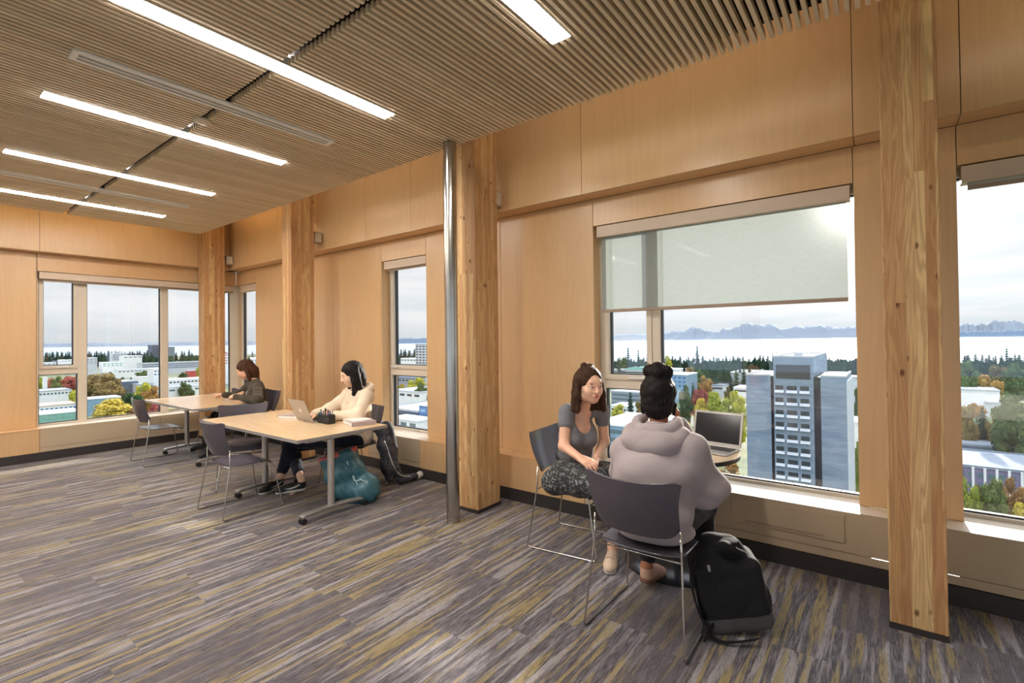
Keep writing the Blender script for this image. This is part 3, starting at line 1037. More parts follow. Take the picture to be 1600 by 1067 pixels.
# ------------------------------------------------------------------ laptops
M['alu'] = plain('laptop_aluminium', srgb(176, 172, 168), 0.33, 0.55)
M['screen'] = plain('dark_screen', (0.022, 0.022, 0.026), 0.12)
M['keys'] = plain('laptop_keys', (0.03, 0.03, 0.032), 0.45)
M['logo'] = plain('white_logo', (0.9, 0.9, 0.9), 0.3)


def laptop(loc, rz, w_, dp, hs, tilt, label, logo=True):
    """hinge at local origin, base towards -y, screen rising at tilt degrees from vertical (back = +y)"""
    root = empty('laptop', label, 'laptop', loc, rz)
    MB().box(-w_ / 2, w_ / 2, -dp, 0, 0.0, 0.011).build('base', M['alu'], root, bevel=0.004)
    kb = MB()
    kw = w_ * 0.86
    MB().box(-kw / 2 - 0.004, kw / 2 + 0.004, -dp * 0.56, -dp * 0.09, 0.0111, 0.0116).build('keyboard', M['keys'], root)
    for r_ in range(6):
        for c_ in range(14):
            a = -kw / 2 + kw * c_ / 14; b = -dp * 0.55 + dp * 0.45 * r_ / 6
            kb.box(a + 0.0012, a + kw / 14 - 0.0012, b + 0.001, b + dp * 0.45 / 6 - 0.0012, 0.0117, 0.0132)
    kb.build('keys', M['keys'], root)
    MB().box(-0.055, 0.055, -dp * 0.93, -dp * 0.61, 0.0111, 0.0114).build('trackpad', M['silver'], root, bevel=0.001)
    a = math.radians(tilt)
    R = Matrix.Rotation(-a, 4, 'X')
    ld = MB().box(-w_ / 2, w_ / 2, 0.0, 0.006, 0.004, hs).xform(Matrix.Translation((0, -0.002, 0.010)) @ R).build('lid', M['alu'], root, bevel=0.003)
    MB().box(-w_ / 2 + 0.016, w_ / 2 - 0.016, -0.0006, -0.0001, 0.026, hs - 0.016).xform(Matrix.Translation((0, -0.002, 0.010)) @ R).build('screen', M['screen'], ld)
    if logo:
        # fruit-shaped emblem on the lid
        pts = []
        for k in range(40):
            q = 2 * PI * k / 40
            r_ = 0.021 * (1 + 0.06 * math.cos(2 * q) - 0.10 * max(0, math.sin(q)) ** 6 * 1.2 - 0.06 * max(0, -math.sin(q)) ** 10)
            px, pz = r_ * math.cos(q) * 0.95, r_ * math.sin(q)
            dx, dz = px + 0.024, pz - 0.002
            if math.hypot(dx, dz) < 0.0085:
                px = -0.024 + 0.0085 * dx / math.hypot(dx, dz)
            pts.append((px, pz))
        q = MB()
        n = len(pts)
        vs = [(p[0], 0.0061, hs * 0.5 + p[1]) for p in pts] + [(p[0], 0.0066, hs * 0.5 + p[1]) for p in pts]
        q.add(vs, [tuple(range(n)), tuple(range(2 * n - 1, n - 1, -1))] + [(i, n + i, n + (i + 1) % n, (i + 1) % n) for i in range(n)])
        lf = [(-0.001, 0.024), (0.000, 0.029), (-0.004, 0.033), (-0.009, 0.034), (-0.008, 0.029), (-0.005, 0.025)]
        vs = [(p[0], 0.0061, hs * 0.5 + p[1]) for p in lf] + [(p[0], 0.0066, hs * 0.5 + p[1]) for p in lf]; n = 6
        q.add(vs, [tuple(range(n)), tuple(range(2 * n - 1, n - 1, -1))] + [(i, n + i, n + (i + 1) % n, (i + 1) % n) for i in range(n)])
        q.xform(Matrix.Translation((0, -0.002, 0.010)) @ R).build('emblem', M['logo'], ld)
    return root


laptop((-0.985, 3.73, 0.7607), math.radians(-9), 0.355, 0.25, 0.245, 14, 'open silver laptop with a dark screen on the round table by the window')
laptop((-4.74, 2.735, 0.7364), math.radians(180 - 4), 0.36, 0.245, 0.245, 24, 'silver laptop with its lid towards us in front of the student in the cream hoodie')

# ------------------------------------------------------------------ things on the long table
M['paper'] = plain('paper', (0.80, 0.79, 0.77), 0.7)
M['notebook'] = plain('notebook_cover', srgb(176, 160, 158), 0.5)
M['pouchblack'] = plain('black_pouch', (0.015, 0.015, 0.017), 0.55, bump=0.3, scale=60)
M['pouchteal'] = plain('teal_lining', srgb(40, 120, 100), 0.6)
TT = 0.7363
root = empty('notebook', 'closed pale notebook lying near the laptop lid, away from the binder', 'notebook', (-5.12, 2.80, TT), 0.2)
MB().box(-0.12, 0.12, -0.085, 0.085, 0, 0.004).box(-0.12, 0.12, -0.085, 0.085, 0.030, 0.034).build('cover', M['notebook'], root)
MB().box(-0.115, 0.115, -0.08, 0.08, 0.004, 0.030).build('pages', M['paper'], root)
root = empty('binder', 'thick binder with loose white papers on the table corner beside the cream hoodie', 'binder', (-4.16, 2.97, TT), -0.30)
MB().box(-0.15, 0.15, -0.12, 0.12, 0, 0.004).box(-0.15, 0.15, -0.12, 0.12, 0.034, 0.038).box(0.146, 0.15, -0.12, 0.12, 0.004, 0.034).build('cover', M['notebook'], root, bevel=0.001)
MB().box(-0.142, 0.144, -0.115, 0.115, 0.0042, 0.0338).build('pages', M['paper'], root)
root = empty('paper_sheets', 'loose white sheets fanned on top of the thick binder', 'paper', (-4.19, 2.98, TT + 0.0383), -0.15)
MB().box(-0.12, 0.10, -0.10, 0.07, 0, 0.0015).build('sheet', M['paper'], root)
MB().box(-0.11, 0.11, -0.08, 0.08, 0.0018, 0.003).xform(Matrix.Rotation(0.35, 4, 'Z')).build('sheet', M['paper'], root)

c0 = np.array((-4.46, 2.80, TT))
root = empty('pencil_pouch', 'open black pencil pouch with a teal flap full of pens, beside the laptop', 'pencil case', tuple(c0))
blob('pouch', [rbox(c0 + (0, 0, 0.045), (0.085, 0.032, 0.036), 0.010, k=0.01), rbox(c0 + (0, 0.0, 0.09), (0.075, 0.018, 0.03), 0.002, k=0.006, op=-1),
               ell(c0 + (0.06, -0.02, 0.03), (0.035, 0.03, 0.03), k=0.02)], 0.004, M['pouchblack'], root, disp=folds(0.003, 60, 3))
blob('flap', [ell(c0 + (-0.115, 0.0, 0.055), (0.05, 0.010, 0.048), k=0.01)], 0.004, M['pouchteal'], root)
PC = [srgb(230, 200, 210), srgb(60, 70, 150), srgb(30, 30, 34), srgb(240, 190, 60), srgb(200, 60, 90), srgb(220, 220, 225), srgb(70, 90, 110), srgb(40, 120, 180), srgb(150, 150, 160)]
for i, c in enumerate(PC):
    pm = plain('pen_colour_%d' % i, c, 0.35)
    q0 = c0 + (-0.065 + 0.016 * i, 0.006 * (-1) ** i, 0.035)
    q1 = q0 + ((i - 4) * 0.008, 0.012 * (-1) ** i, 0.088 + 0.012 * ((i * 7) % 3))
    pr = empty('pen', ['pink', 'navy', 'black', 'yellow', 'red', 'white', 'slate', 'blue', 'grey'][i] + ' pen standing in the open black pencil pouch', 'pen', tuple(q0), group='pens in the black pencil pouch')
    MB().tube([q0, q0 + (q1 - q0) * 0.78], 0.0048, 10).build('barrel', pm, pr, smooth='auto', world=True)
    MB().tube([q0 + (q1 - q0) * 0.785, q1], 0.0052, 10).build('pen_cap', M['keys'] if i % 2 else pm, pr, smooth='auto', world=True)

# ------------------------------------------------------------------ black backpack leaning on the near chair
M['bpfab'] = plain('backpack_fabric', (0.014, 0.014, 0.016), 0.8, bump=0.3, scale=220, spec=0.25)
M['bpgrey'] = plain('backpack_base_coating', (0.075, 0.072, 0.075), 0.7, bump=0.2, scale=160)
M['tagw'] = plain('small_grey_tag', (0.35, 0.35, 0.36), 0.5)
B0 = np.array((-0.66, 2.86, 0.0))
root = empty('backpack', 'black backpack slumped on the carpet against the grey hoodie person\'s chair', 'backpack', tuple(B0))
def rotv(deg, ax): return np.array(Matrix.Rotation(math.radians(deg), 3, ax))
RB = rotv(26, 'Z') @ rotv(-12, 'Y')
def bl(x, y, z): return B0 + RB @ np.array((x, y, z)) + (0, 0, 0.0)
grey_test = lambda C: (((C - B0) @ RB)[:, 2] < 0.115 + 0.35 * np.maximum(0, -((C - B0) @ RB)[:, 0] - 0.10)).astype(int)
bp = blob('bag_body', [rbox(bl(0.0, 0, 0.19), (0.125, 0.07, 0.14), 0.045, RB, k=0.04), ell(bl(-0.01, 0.0, 0.37), (0.135, 0.09, 0.12), RB, k=0.06),
                       ell(bl(-0.05, -0.03, 0.43), (0.075, 0.07, 0.07), RB, k=0.05), ell(bl(0.06, 0.02, 0.12), (0.14, 0.10, 0.10), RB, k=0.06),
                       ell(bl(0.045, -0.12, 0.40), (0.07, 0.05, 0.025), RB @ rotv(25, 'Y'), k=0.02, op=-1)], 0.005, [M['bpfab'], M['bpgrey']], root,
          disp=folds(0.010, 17, 11), fm=lambda C: (((C - B0) @ RB)[:, 2] < 0.10).astype(int))
blob('top_flap', [cap(bl(-0.10, -0.075, 0.42), bl(0.02, -0.10, 0.46), 0.016, k=0.02), cap(bl(0.02, -0.10, 0.46), bl(0.10, -0.06, 0.39), 0.018, k=0.03), cap(bl(0.10, -0.06, 0.39), bl(0.12, -0.09, 0.30), 0.015, k=0.02),
                  ell(bl(0.0, -0.03, 0.465), (0.10, 0.07, 0.022), RB @ rotv(8, 'Y'), k=0.02)], 0.004, M['bpfab'], root, disp=folds(0.004, 40, 5))
blob('front_pocket', [ell(bl(0.01, -0.085, 0.21), (0.125, 0.045, 0.135), RB, k=0.01)], 0.004, M['bpfab'], root, disp=folds(0.004, 25, 6))
st = [bl(-0.13, -0.05, 0.40), bl(-0.19, -0.07, 0.30), bl(-0.19, -0.09, 0.17), bl(-0.17, -0.13, 0.08), bl(-0.20, -0.17, 0.05)]
q = MB(); S_ = np.array(fillet(st, 0.08, 4)); wv = RB @ np.array((0.0, 1.0, 0.15))
q.shell(np.stack([S_ - wv * 0.032, S_, S_ + wv * 0.032], 1), 0.010); q.build('shoulder_strap', M['bpfab'], root, smooth='auto', bevel=0.003, world=True)
st = [bl(-0.10, -0.09, 0.10), bl(-0.17, -0.16, 0.055), bl(-0.12, -0.20, 0.035), bl(-0.02, -0.20, 0.03), bl(0.06, -0.19, 0.03)]
q = MB(); S_ = np.array(fillet(st, 0.05, 4)); S_[:, 2] = np.maximum(S_[:, 2], 0.012)
q.shell(np.stack([S_ - (0.005, 0.014, 0), S_ + (0.005, 0.014, 0)], 1), 0.005); q.build('webbing', M['bpfab'], root, smooth='auto', world=True)
MB().obox(bl(-0.085, -0.112, 0.355), RB[:, 0], RB[:, 1], RB[:, 2], (0.007, 0.004, 0.028)).build('zip_pull', M['tagw'], root, bevel=0.002, world=True)
MB().obox(bl(-0.02, -0.20, 0.045), RB[:, 0], RB[:, 1], RB[:, 2], (0.016, 0.002, 0.006)).build('label_tag', M['tagw'], root, world=True)

# ------------------------------------------------------------------ teal bag with red lining by the table leg
M['teal'] = plain('teal_nylon', srgb(54, 104, 118), 0.38, bump=0.15, scale=40, Coat_Weight=0.15)
M['redlin'] = plain('coral_red_lining', srgb(222, 104, 102), 0.6)
M['cord'] = plain('pale_cord', srgb(176, 208, 216), 0.6)
T0 = np.array((-4.13, 2.87, 0.0))
root = empty('drawstring_bag', 'large teal bag with a red lining slumped beside the table leg', 'bag', tuple(T0))
ax_ = np.array((0.80, 0.60, 0))
RT = np.stack([ax_, np.array((-0.60, 0.80, 0)), np.array((0, 0, 1.0))], 1)
def tl(x, y, z): return T0 + RT @ np.array((x, y, z))
blob('bag_body', [ell(tl(0.04, 0, 0.11), (0.20, 0.13, 0.12), RT, k=0.08), ell(tl(-0.05, 0, 0.25), (0.19, 0.115, 0.15), RT, k=0.06), rbox(tl(-0.11, 0, 0.36), (0.12, 0.05, 0.08), 0.04, RT @ rotv(-18, 'Y'), k=0.06),
                  ell(tl(0.15, -0.02, 0.13), (0.11, 0.11, 0.12), RT, k=0.06), cap(tl(-0.10, 0.02, 0.30), tl(-0.20, 0.0, 0.05), 0.06, 0.04, k=0.05),
                  ell(tl(-0.15, 0, 0.48), (0.15, 0.08, 0.06), RT, k=0.02, op=-1), rbox(tl(0, 0, -0.10), (0.5, 0.5, 0.10), 0, k=0.005, op=-1)], 0.006, M['teal'], root, disp=folds(0.030, 12, 21, extra=lambda P_: 0.006 * np.abs(np.sin(P_ @ np.array((30.0, 22.0, 26.0)))) ))
rim = [tl(-0.14 + 0.165 * math.cos(a), 0.095 * math.sin(a), 0.455 + 0.055 * math.cos(a)) for a in np.linspace(0, 2 * PI, 19)]
blob('lining', [cap(rim[i], rim[i + 1], 0.018, k=0.012) for i in range(18)] + [ell(tl(-0.14, 0, 0.415), (0.15, 0.085, 0.02), RT, k=0.01)], 0.0055, M['redlin'], root, disp=folds(0.006, 45, 8))
MB().tube(fillet([tl(-0.04, -0.08, 0.40), tl(0.03, -0.11, 0.30), tl(0.06, -0.13, 0.22), tl(0.13, -0.12, 0.25), tl(0.19, -0.12, 0.17), tl(0.24, -0.09, 0.12)], 0.05), 0.005, 8).build('drawstring', M['cord'], root, smooth=True, world=True)
MB().tube(fillet([tl(-0.03, -0.09, 0.42), tl(0.02, -0.11, 0.33), tl(0.10, -0.135, 0.18), tl(0.20, -0.13, 0.12)], 0.05), 0.004, 8).build('drawstring', M['cord'], root, smooth=True, world=True)

# ------------------------------------------------------------------ dark patterned jacket hung over the chair of the cream hoodie student
def jacket_mat():
    m, t = newmat('navy_jacket')
    p = t.pos()
    v = t.add('ShaderNodeTexVoronoi', {'Vector': p, 'Scale': 45.0}, feature='DISTANCE_TO_EDGE').outputs['Distance']
    n = t.noise(p, 2.2, 1)
    msk = t.math('MULTIPLY', t.ramp(v, [(0.04, 0.0), (0.10, 1.0)], 'CONSTANT'), t.ramp(n, [(0.54, 0.0), (0.58, 0.7)]))
    c = t.mix(t.math('MULTIPLY', msk, 0.75), (0.014, 0.016, 0.028), (0.16, 0.16, 0.18))
    t.out(t.bsdf(c, 0.75))
    return m
M['jacket'] = jacket_mat()
M['stripe'] = plain('white_rib', (0.62, 0.60, 0.58), 0.8)
J0 = np.array((-4.40, 3.50, 0.0))
root = empty('jacket', 'navy patterned jacket hanging over the back of the cream hoodie student\'s chair', 'jacket', tuple(J0))
j = lambda x, y, z: J0 + (x, y, z)
blob('jacket_body', [cap(j(-0.26, 0.10, 0.60), j(0.10, -0.17, 0.60), 0.045, k=0.04), cap(j(-0.20, 0.12, 0.40), j(0.13, -0.16, 0.42), 0.055, k=0.05), cap(j(-0.16, 0.13, 0.18), j(0.15, -0.13, 0.22), 0.05, k=0.05),
                     cap(j(-0.14, 0.14, 0.55), j(-0.12, 0.15, 0.12), 0.05, k=0.05), cap(j(0.02, -0.02, 0.58), j(0.06, 0.02, 0.12), 0.075, k=0.06), cap(j(-0.05, 0.04, 0.5), j(0.12, -0.06, 0.20), 0.08, k=0.06), cap(j(0.12, -0.15, 0.58), j(0.17, -0.10, 0.10), 0.045, k=0.05)], 0.006, M['jacket'], root, disp=folds(0.016, 22, 31))
blob('sleeve', [cap(j(0.16, -0.12, 0.50), j(0.20, -0.06, 0.20), 0.038, k=0.03), cap(j(0.20, -0.06, 0.20), j(0.22, 0.02, 0.06), 0.042, k=0.03), cap(j(0.22, 0.02, 0.055), j(0.24, 0.20, 0.045), 0.045, 0.035, k=0.03)], 0.006, M['jacket'], root, disp=folds(0.012, 30, 33))
blob('cuff', [cap(j(0.245, 0.22, 0.045), j(0.24, 0.27, 0.055), 0.034, 0.038, k=0.02)], 0.005, M['stripe'], root)
for dx in (0.0, 0.014):
    MB().tube(fillet([j(0.175 + dx, -0.175, 0.50), j(0.21 + dx, -0.12, 0.30), j(0.225 + dx, -0.09, 0.20), j(0.25 + dx, -0.02, 0.10), j(0.27 + dx, 0.10, 0.08)], 0.06), 0.004, 6).build('piping', M['stripe'], root, smooth=True, world=True)



# ================================================================== people
def skinmat(name, c):
    m, t = newmat(name)
    n = t.noise(t.pos(), 30, 3)
    cc = t.ramp(n, [(0.3, tuple(x * 0.94 for x in c)), (0.7, c)])
    t.out(t.bsdf(cc, 0.48, 0, None, Subsurface_Weight=0.12, Subsurface_Radius=(0.02, 0.008, 0.004), Subsurface_Scale=0.5, Specular_IOR_Level=0.35))
    return m


def hairmat(name, c1, c2):
    m, t = newmat(name)
    n = t.noise(t.vmul(t.pos(), (150, 150, 7)), 1.0, 4, 0.75)
    cc = t.ramp(n, [(0.35, c1), (0.7, c2)])
    t.out(t.bsdf(cc, 0.55, 0, t.bump(n, 0.8, 0.004), Specular_IOR_Level=0.14))
    return m


def fabric(name, c, var=0.10, scale=140, rough=0.85, bump=0.25):
    return plain(name, c, rough, 0, var=var, scale=scale, bump=bump, spec=0.2, Sheen_Weight=0.15)


M['skin_a'] = skinmat('skin_fair', srgb(232, 184, 156))
M['skin_b'] = skinmat('skin_light', srgb(238, 198, 170))
M['skin_c'] = skinmat('skin_tan', srgb(172, 112, 84))
M['hair_brown'] = hairmat('hair_brown', (0.022, 0.011, 0.007), (0.085, 0.040, 0.022))
M['hair_black'] = hairmat('hair_black', (0.006, 0.005, 0.006), (0.026, 0.019, 0.018))
M['hair_auburn'] = hairmat('hair_auburn', (0.035, 0.014, 0.008), (0.12, 0.052, 0.028))
M['eyewhite'] = plain('eye_white', (0.62, 0.60, 0.58), 0.25)
M['iris'] = plain('iris_dark', (0.02, 0.012, 0.008), 0.2)
M['lips'] = plain('lips', srgb(186, 96, 88), 0.45)
M['nail'] = plain('fingernail', srgb(228, 176, 160), 0.3)


def nrm(v): v = np.asarray(v, float); return v / np.linalg.norm(v)


def frame_of(fwd, up=(0, 0, 1)):
    f = nrm(fwd); r = nrm(np.cross(f, up)); u = np.cross(r, f)
    return np.stack([r, f, u], 1)


def head_prims(c, F, s=1.0, mouth_open=0.0):
    p = lambda x, y, z: c + F @ (np.array((x, y, z)) * s)
    e = lambda x, y, z, a, b, d, k=0.015, op=1: ell(p(x, y, z), (a * s, b * s, d * s), F, k, op)
    L = [e(0, -0.012, 0.035, .076, .094, .082, .03), e(0, 0.018, -0.028, .060, .070, .078, .04), e(0, 0.055, -0.078, .026, .022, .022, .03),
         e(-.036, .052, -.024, .026, .026, .028, .025), e(.036, .052, -.024, .026, .026, .028, .025), e(0, .066, .036, .048, .020, .020, .025),
         e(-.050, .005, -.062, .020, .032, .022, .03), e(.050, .005, -.062, .020, .032, .022, .03),
         cap(p(0, .086, .014), p(0, .104, -.020), .0062 * s, .0092 * s, k=.010), sph(p(-.0105, .093, -.025), .0062 * s, k=.008), sph(p(.0105, .093, -.025), .0062 * s, k=.008),
         e(-.031, .094, .007, .017, .016, .010, .010, -1), e(.031, .094, .007, .017, .016, .010, .010, -1),
         cap(p(-.022, .085, .000), p(-.042, .076, .000), .0035 * s, k=.007), cap(p(.022, .085, .000), p(.042, .076, .000), .0035 * s, k=.007),
         cap(p(-.019, .085, .016), p(-.044, .073, .015), .0055 * s, k=.008), cap(p(.019, .085, .016), p(.044, .073, .015), .0055 * s, k=.008),
         cap(p(-.016, .085, -.050), p(.016, .085, -.050), .0075 * s, k=.010),
         e(-.077, -.008, -.004, .007, .018, .030, .006), e(.077, -.008, -.004, .007, .018, .030, .006),
         e(-.083, -.004, 0, .005, .009, .017, .004, -1), e(.083, -.004, 0, .005, .009, .017, .004, -1)]
    return L


def face_details(root, c, F, s, browmat, vox=0.002):
    p = lambda x, y, z: c + F @ (np.array((x, y, z)) * s)
    for sx in (-1, 1):
        ey = blob('eye', [ell(p(sx * .031, .0735, .007), (.0125 * s, .0125 * s, .0095 * s), F, .002)], vox, M['eyewhite'], root)
        blob('iris', [ell(p(sx * .031, .0822, .0065), (.0056 * s, .0042 * s, .0058 * s), F, .002)], 0.0014, M['iris'], ey)
        blob('eyebrow', [cap(p(sx * .015, .0865, .0255), p(sx * .034, .083, .030), .0028 * s, .0034 * s, k=.004), cap(p(sx * .034, .083, .030), p(sx * .050, .068, .024), .0032 * s, .0018 * s, k=.004)], 0.0018, browmat, root)
        blob('eyelash', [cap(p(sx * .019, .0845, .0125), p(sx * .032, .0865, .0165), .0014 * s, k=.002), cap(p(sx * .032, .0865, .0165), p(sx * .045, .0765, .0125), .0016 * s, k=.002)], 0.0012, browmat, ey)
    blob('lips', [cap(p(-.021, .084, -.0475), p(0, .0935, -.0455), .0028 * s, .0050 * s, k=.004), cap(p(.021, .084, -.0475), p(0, .0935, -.0455), .0028 * s, .0050 * s, k=.004),
                  cap(p(-.017, .084, -.0555), p(.017, .084, -.0555), .0050 * s, k=.003), ell(p(0, .089, -.056), (.012 * s, .006 * s, .0058 * s), F, .003)], vox, M['lips'], root)


def hand_prims(wr, d, pn, ts, curl=0.3, s=1.0, spread=0.0):
    """d fingers direction, pn palm normal, ts thumb side vector"""
    wr = np.asarray(wr, float); d = nrm(d); pn = np.asarray(pn, float); pn = nrm(pn - d * (pn @ d)); sd = nrm(np.cross(d, pn))
    if sd @ np.asarray(ts) < 0: sd = -sd
    L = []
    for i, (off, ln) in enumerate(((.030, .070), (.010, .080), (-.010, .074), (-.029, .058))):
        kn = wr + d * (.088 - .004 * abs(i - 1)) * s + sd * off * s
        L.append(cap(wr + d * .012 * s + sd * off * .55 * s, kn, .0155 * s, .0115 * s, k=.012))
        a = kn; ang = curl * (0.55 + 0.12 * i)
        dd = nrm(d + sd * spread * (1.5 - i) * .12)
        for q, fr in enumerate((.45, .31, .24)):
            dv = dd * math.cos(ang) + pn * math.sin(ang)
            b = a + dv * ln * fr * s
            L.append(cap(a, b, (.0098 - .0010 * q) * s, (.0090 - .0010 * q) * s, k=.003))
            a = b; ang += curl * (1.0 + 0.1 * i)
    a = wr + d * .022 * s + sd * .022 * s; dv = nrm(d * .75 + sd * .75 + pn * .35)
    b = a + dv * .042 * s; L.append(cap(a, b, .0155 * s, .0115 * s, k=.012))
    dv = nrm(d * .92 + sd * .35 + pn * .35); c = b + dv * .032 * s; L.append(cap(b, c, .0108 * s, .0098 * s, k=.004))
    dv = nrm(d + sd * .10 + pn * .45); L.append(cap(c, c + dv * .024 * s, .0098 * s, .0080 * s, k=.003))
    return L


def torso_prims(J, inf=0.0, k=0.05, bust=True, wide=1.0):
    up = nrm(J['neck'] - J['pelvis']); sh = (J['shR'] + J['shL']) / 2
    r = nrm(J['shR'] - J['shL']); f = nrm(np.cross(up, r)); u = np.cross(r, f); F = np.stack([r, f, u], 1)
    hr = nrm(J['hipR'] - J['hipL']); Fh = np.stack([hr, nrm(np.cross(u, hr)), u], 1)
    H = np.linalg.norm(J['neck'] - J['pelvis'])
    at = lambda t, y=0: J['pelvis'] + (J['neck'] - J['pelvis']) * t + f * y
    i = inf
    L = [ell(at(0.02, -.01), (.165 + i, .115 + i, .10 + i), Fh, k), ell(at(.33), (.128 * wide + i, .092 + i, .13 + i), F, k), ell(at(.62, .0), (.142 * wide + i, .098 + i, .13 + i), F, k),
         cap(J['shL'] + (sh - J['shL']) * .12, J['shR'] + (sh - J['shR']) * .12, .046 + i, k=k), cap(at(.80), J['neck'], .075 + i, .045 + i * .6, k=k)]
    if bust: L += [ell(at(.60, .072) + r * .058, (.054 + i, .046 + i, .052 + i), F, k * .6), ell(at(.60, .072) - r * .058, (.054 + i, .046 + i, .052 + i), F, k * .6)]
    return L, F


def arm_prims(sh, el, wr, inf=0.0, k=0.03, cuff=1.0):
    e = sh + (el - sh); w_ = el + (wr - el) * cuff
    return [cap(sh, e, .045 + inf, .036 + inf, k=k), cap(e, w_, .036 + inf, (.026 if cuff > .9 else .03) + inf, k=k)]


def leg_prims(hp, kn, an, inf=0.0, k=0.04, to=1.0, sc=1.0):
    a = kn + (an - kn) * to
    m_ = kn + (an - kn) * .32
    back = nrm(np.cross(np.cross(an - kn, kn - hp), an - kn)) * -0.012
    return [cap(hp, kn, .082 * sc + inf, .055 * sc + inf, k=k), cap(kn, m_ + back, .052 * sc + inf, .054 * sc + inf, k=k), cap(m_ + back, a, .053 * sc + inf, (.053 + (.034 - .053) * max(0, (to - .32) / .68)) * sc + inf, k=k)]


def foot_prims(an, toe, s=1.0, inf=0.0):
    flat = nrm((toe - an) * (1, 1, 0.0))
    return [cap(an, an - (0, 0, .035), .032, .026, k=.02), cap(an - (0, 0, .035), toe - flat * .05 + (0, 0, .005), .024, .018, k=.02)]


def A(*p): return np.array(p, float)


def JJ(**kw): return {k: np.array(v, float) for k, v in kw.items()}


def shoe(root, name, an, toe, upper, sole, low=False):
    """closed shoe around the ankle joint and the toe point: upper with a collar, thick rounded sole"""
    flat = nrm((toe - an) * (1, 1, 0)); sd = np.array((-flat[1], flat[0], 0))
    heel = an - flat * .042 - (0, 0, .082); tip = toe + flat * .012 - (0, 0, .030)
    heel[2] = max(heel[2], .004); tip[2] = max(tip[2], .004)
    fw = nrm(tip - heel); upv = nrm(np.cross(sd, fw)); upv = upv * (1 if upv[2] > 0 else -1)
    R = np.stack([fw, np.cross(upv, fw), upv], 1); Ls = np.linalg.norm(tip - heel); mid = (tip + heel) / 2
    q = lambda x, y, z: mid + R @ np.array((x, y, z))
    c0 = q(-Ls * .30, 0, .060)
    pr_ = [cap(q(-Ls * .36, 0, .040), q(Ls * .20, 0, .036), .038, .036, k=.02), ell(q(Ls * .30, 0, .030), (.068, .045, .030), R, .03),
           cap(q(-Ls * .02, 0, .058), q(Ls * .16, 0, .046), .030, .028, k=.02), rbox(q(0, 0, -.035), (.3, .2, .035), 0, R, k=.004, op=-1)]
    if not low: pr_ += [cap(q(-Ls * .33, 0, .055), an + (0, 0, -.008), .037, .039, k=.02)]
    sh_ = blob(name, pr_, 0.004, upper, root)
    blob('sole', [cap(q(-Ls * .37, 0, .011), q(Ls * .38, 0, .011), .040, .042, k=.01), rbox(q(0, 0, .072), (.3, .2, .050), 0, R, k=.006, op=-1), rbox(q(0, 0, -.05), (.3, .2, .048), 0, R, k=.004, op=-1)], 0.0035, sole, sh_)
    return sh_, q, Ls, R


def side_mark(sh_, q, Ls, side, mat_):
    pts = []
    pts = [(-.38, .052), (-.30, .040), (-.20, .030), (-.08, .022), (.04, .024), (.14, .032)]
    up_ = [(-.36, .060), (-.29, .050), (-.20, .043), (-.08, .036), (.04, .033), (.14, .033)]
    G = np.array([[q(a[0] * Ls, side * (.0405 - .25 * max(0, a[1] - .045)), a[1] + .012), q(b[0] * Ls, side * (.0410 - .25 * max(0, b[1] - .045)), b[1] + .014)] for a, b in zip(pts, up_)])
    m_ = MB(); m_.shell(G, 0.003); m_.build('side_mark', mat_, sh_, world=True)


# ---------------------------------------------------------------- woman in the grey T-shirt
M['tee'] = fabric('grey_tshirt', srgb(118, 118, 122), 0.10, 60)


def skirtmat():
    m, t = newmat('black_speckled_cloth')
    p = t.pos()
    n = t.noise(t.vmul(p, (1, 1, 1)), 60, 4, 0.75)
    n2 = t.noise(p, 16, 2)
    c = t.mix(t.math('MULTIPLY', t.ramp(n, [(0.50, 0.0), (0.60, 1.0)]), t.ramp(n2, [(0.35, 0.12), (0.6, 0.6)])), (0.022, 0.024, 0.026), srgb(190, 192, 192))
    t.out(t.bsdf(c, 0.8))
    return m


M['spec'] = skirtmat()
M['sandal'] = plain('beige_sole', srgb(196, 172, 150), 0.6)
J = JJ(head=(-1.715, 3.2, 1.204), neck=(-1.831, 3.28, 1.008), pelvis=(-1.93, 3.31, 0.50), shR=(-1.905, 3.18, 1.009), shL=(-1.731, 3.42, 1.009), elR=(-1.878, 3.1, 0.769), wrR=(-1.679, 2.99, 0.729),
       elL=(-1.724, 3.44, 0.762), wrL=(-1.708, 3.26, 0.663), hipR=(-1.90, 3.22, 0.51), hipL=(-1.88, 3.40, 0.51), kneeL=(-1.50, 3.36, 0.55), ankL=(-1.52, 3.14, 0.12), toeL=(-1.47, 2.99, 0.035),
       kneeR=(-1.60, 3.02, 0.57), ankR=(-1.86, 3.08, 0.50), toeR=(-1.90, 3.20, 0.50))
HF = frame_of((0.86, -0.51, -0.06)); HS = 1.10
tp, TF = torso_prims(J, 0.0)
neckp = [cap(J['neck'] - (0, 0, .02), J['head'] + HF @ A(0, -.02, -.05), .050, .047, k=.03)]
body = blob('person', tp + head_prims(J['head'], HF, HS) + neckp + arm_prims(J['shR'], J['elR'], J['wrR']) + arm_prims(J['shL'], J['elL'], J['wrL'])
            + hand_prims(J['wrR'], J['wrR'] - J['elR'] + (0.06, 0.0, 0.0), (0, 0.3, -1), (0, 1, 0.2), 0.45) + hand_prims(J['wrL'], (0.1, -0.6, -0.3), (0, 0, -1), (-1, 0, 0), 0.5)
            + leg_prims(J['hipR'], J['kneeR'], J['ankR']) + leg_prims(J['hipL'], J['kneeL'], J['ankL']) + foot_prims(J['ankL'], J['toeL']), 0.0032, M['skin_a'],
            off=(-1.93, 3.31, 0.45))
tag(body, 'seated brown-haired woman facing us in a grey T-shirt and speckled dark trousers', 'person')
face_details(body, J['head'], HF, HS, M['hair_brown'])
hd = J['head']; hp = lambda x, y, z: hd + HF @ (A(x, y, z) * HS)
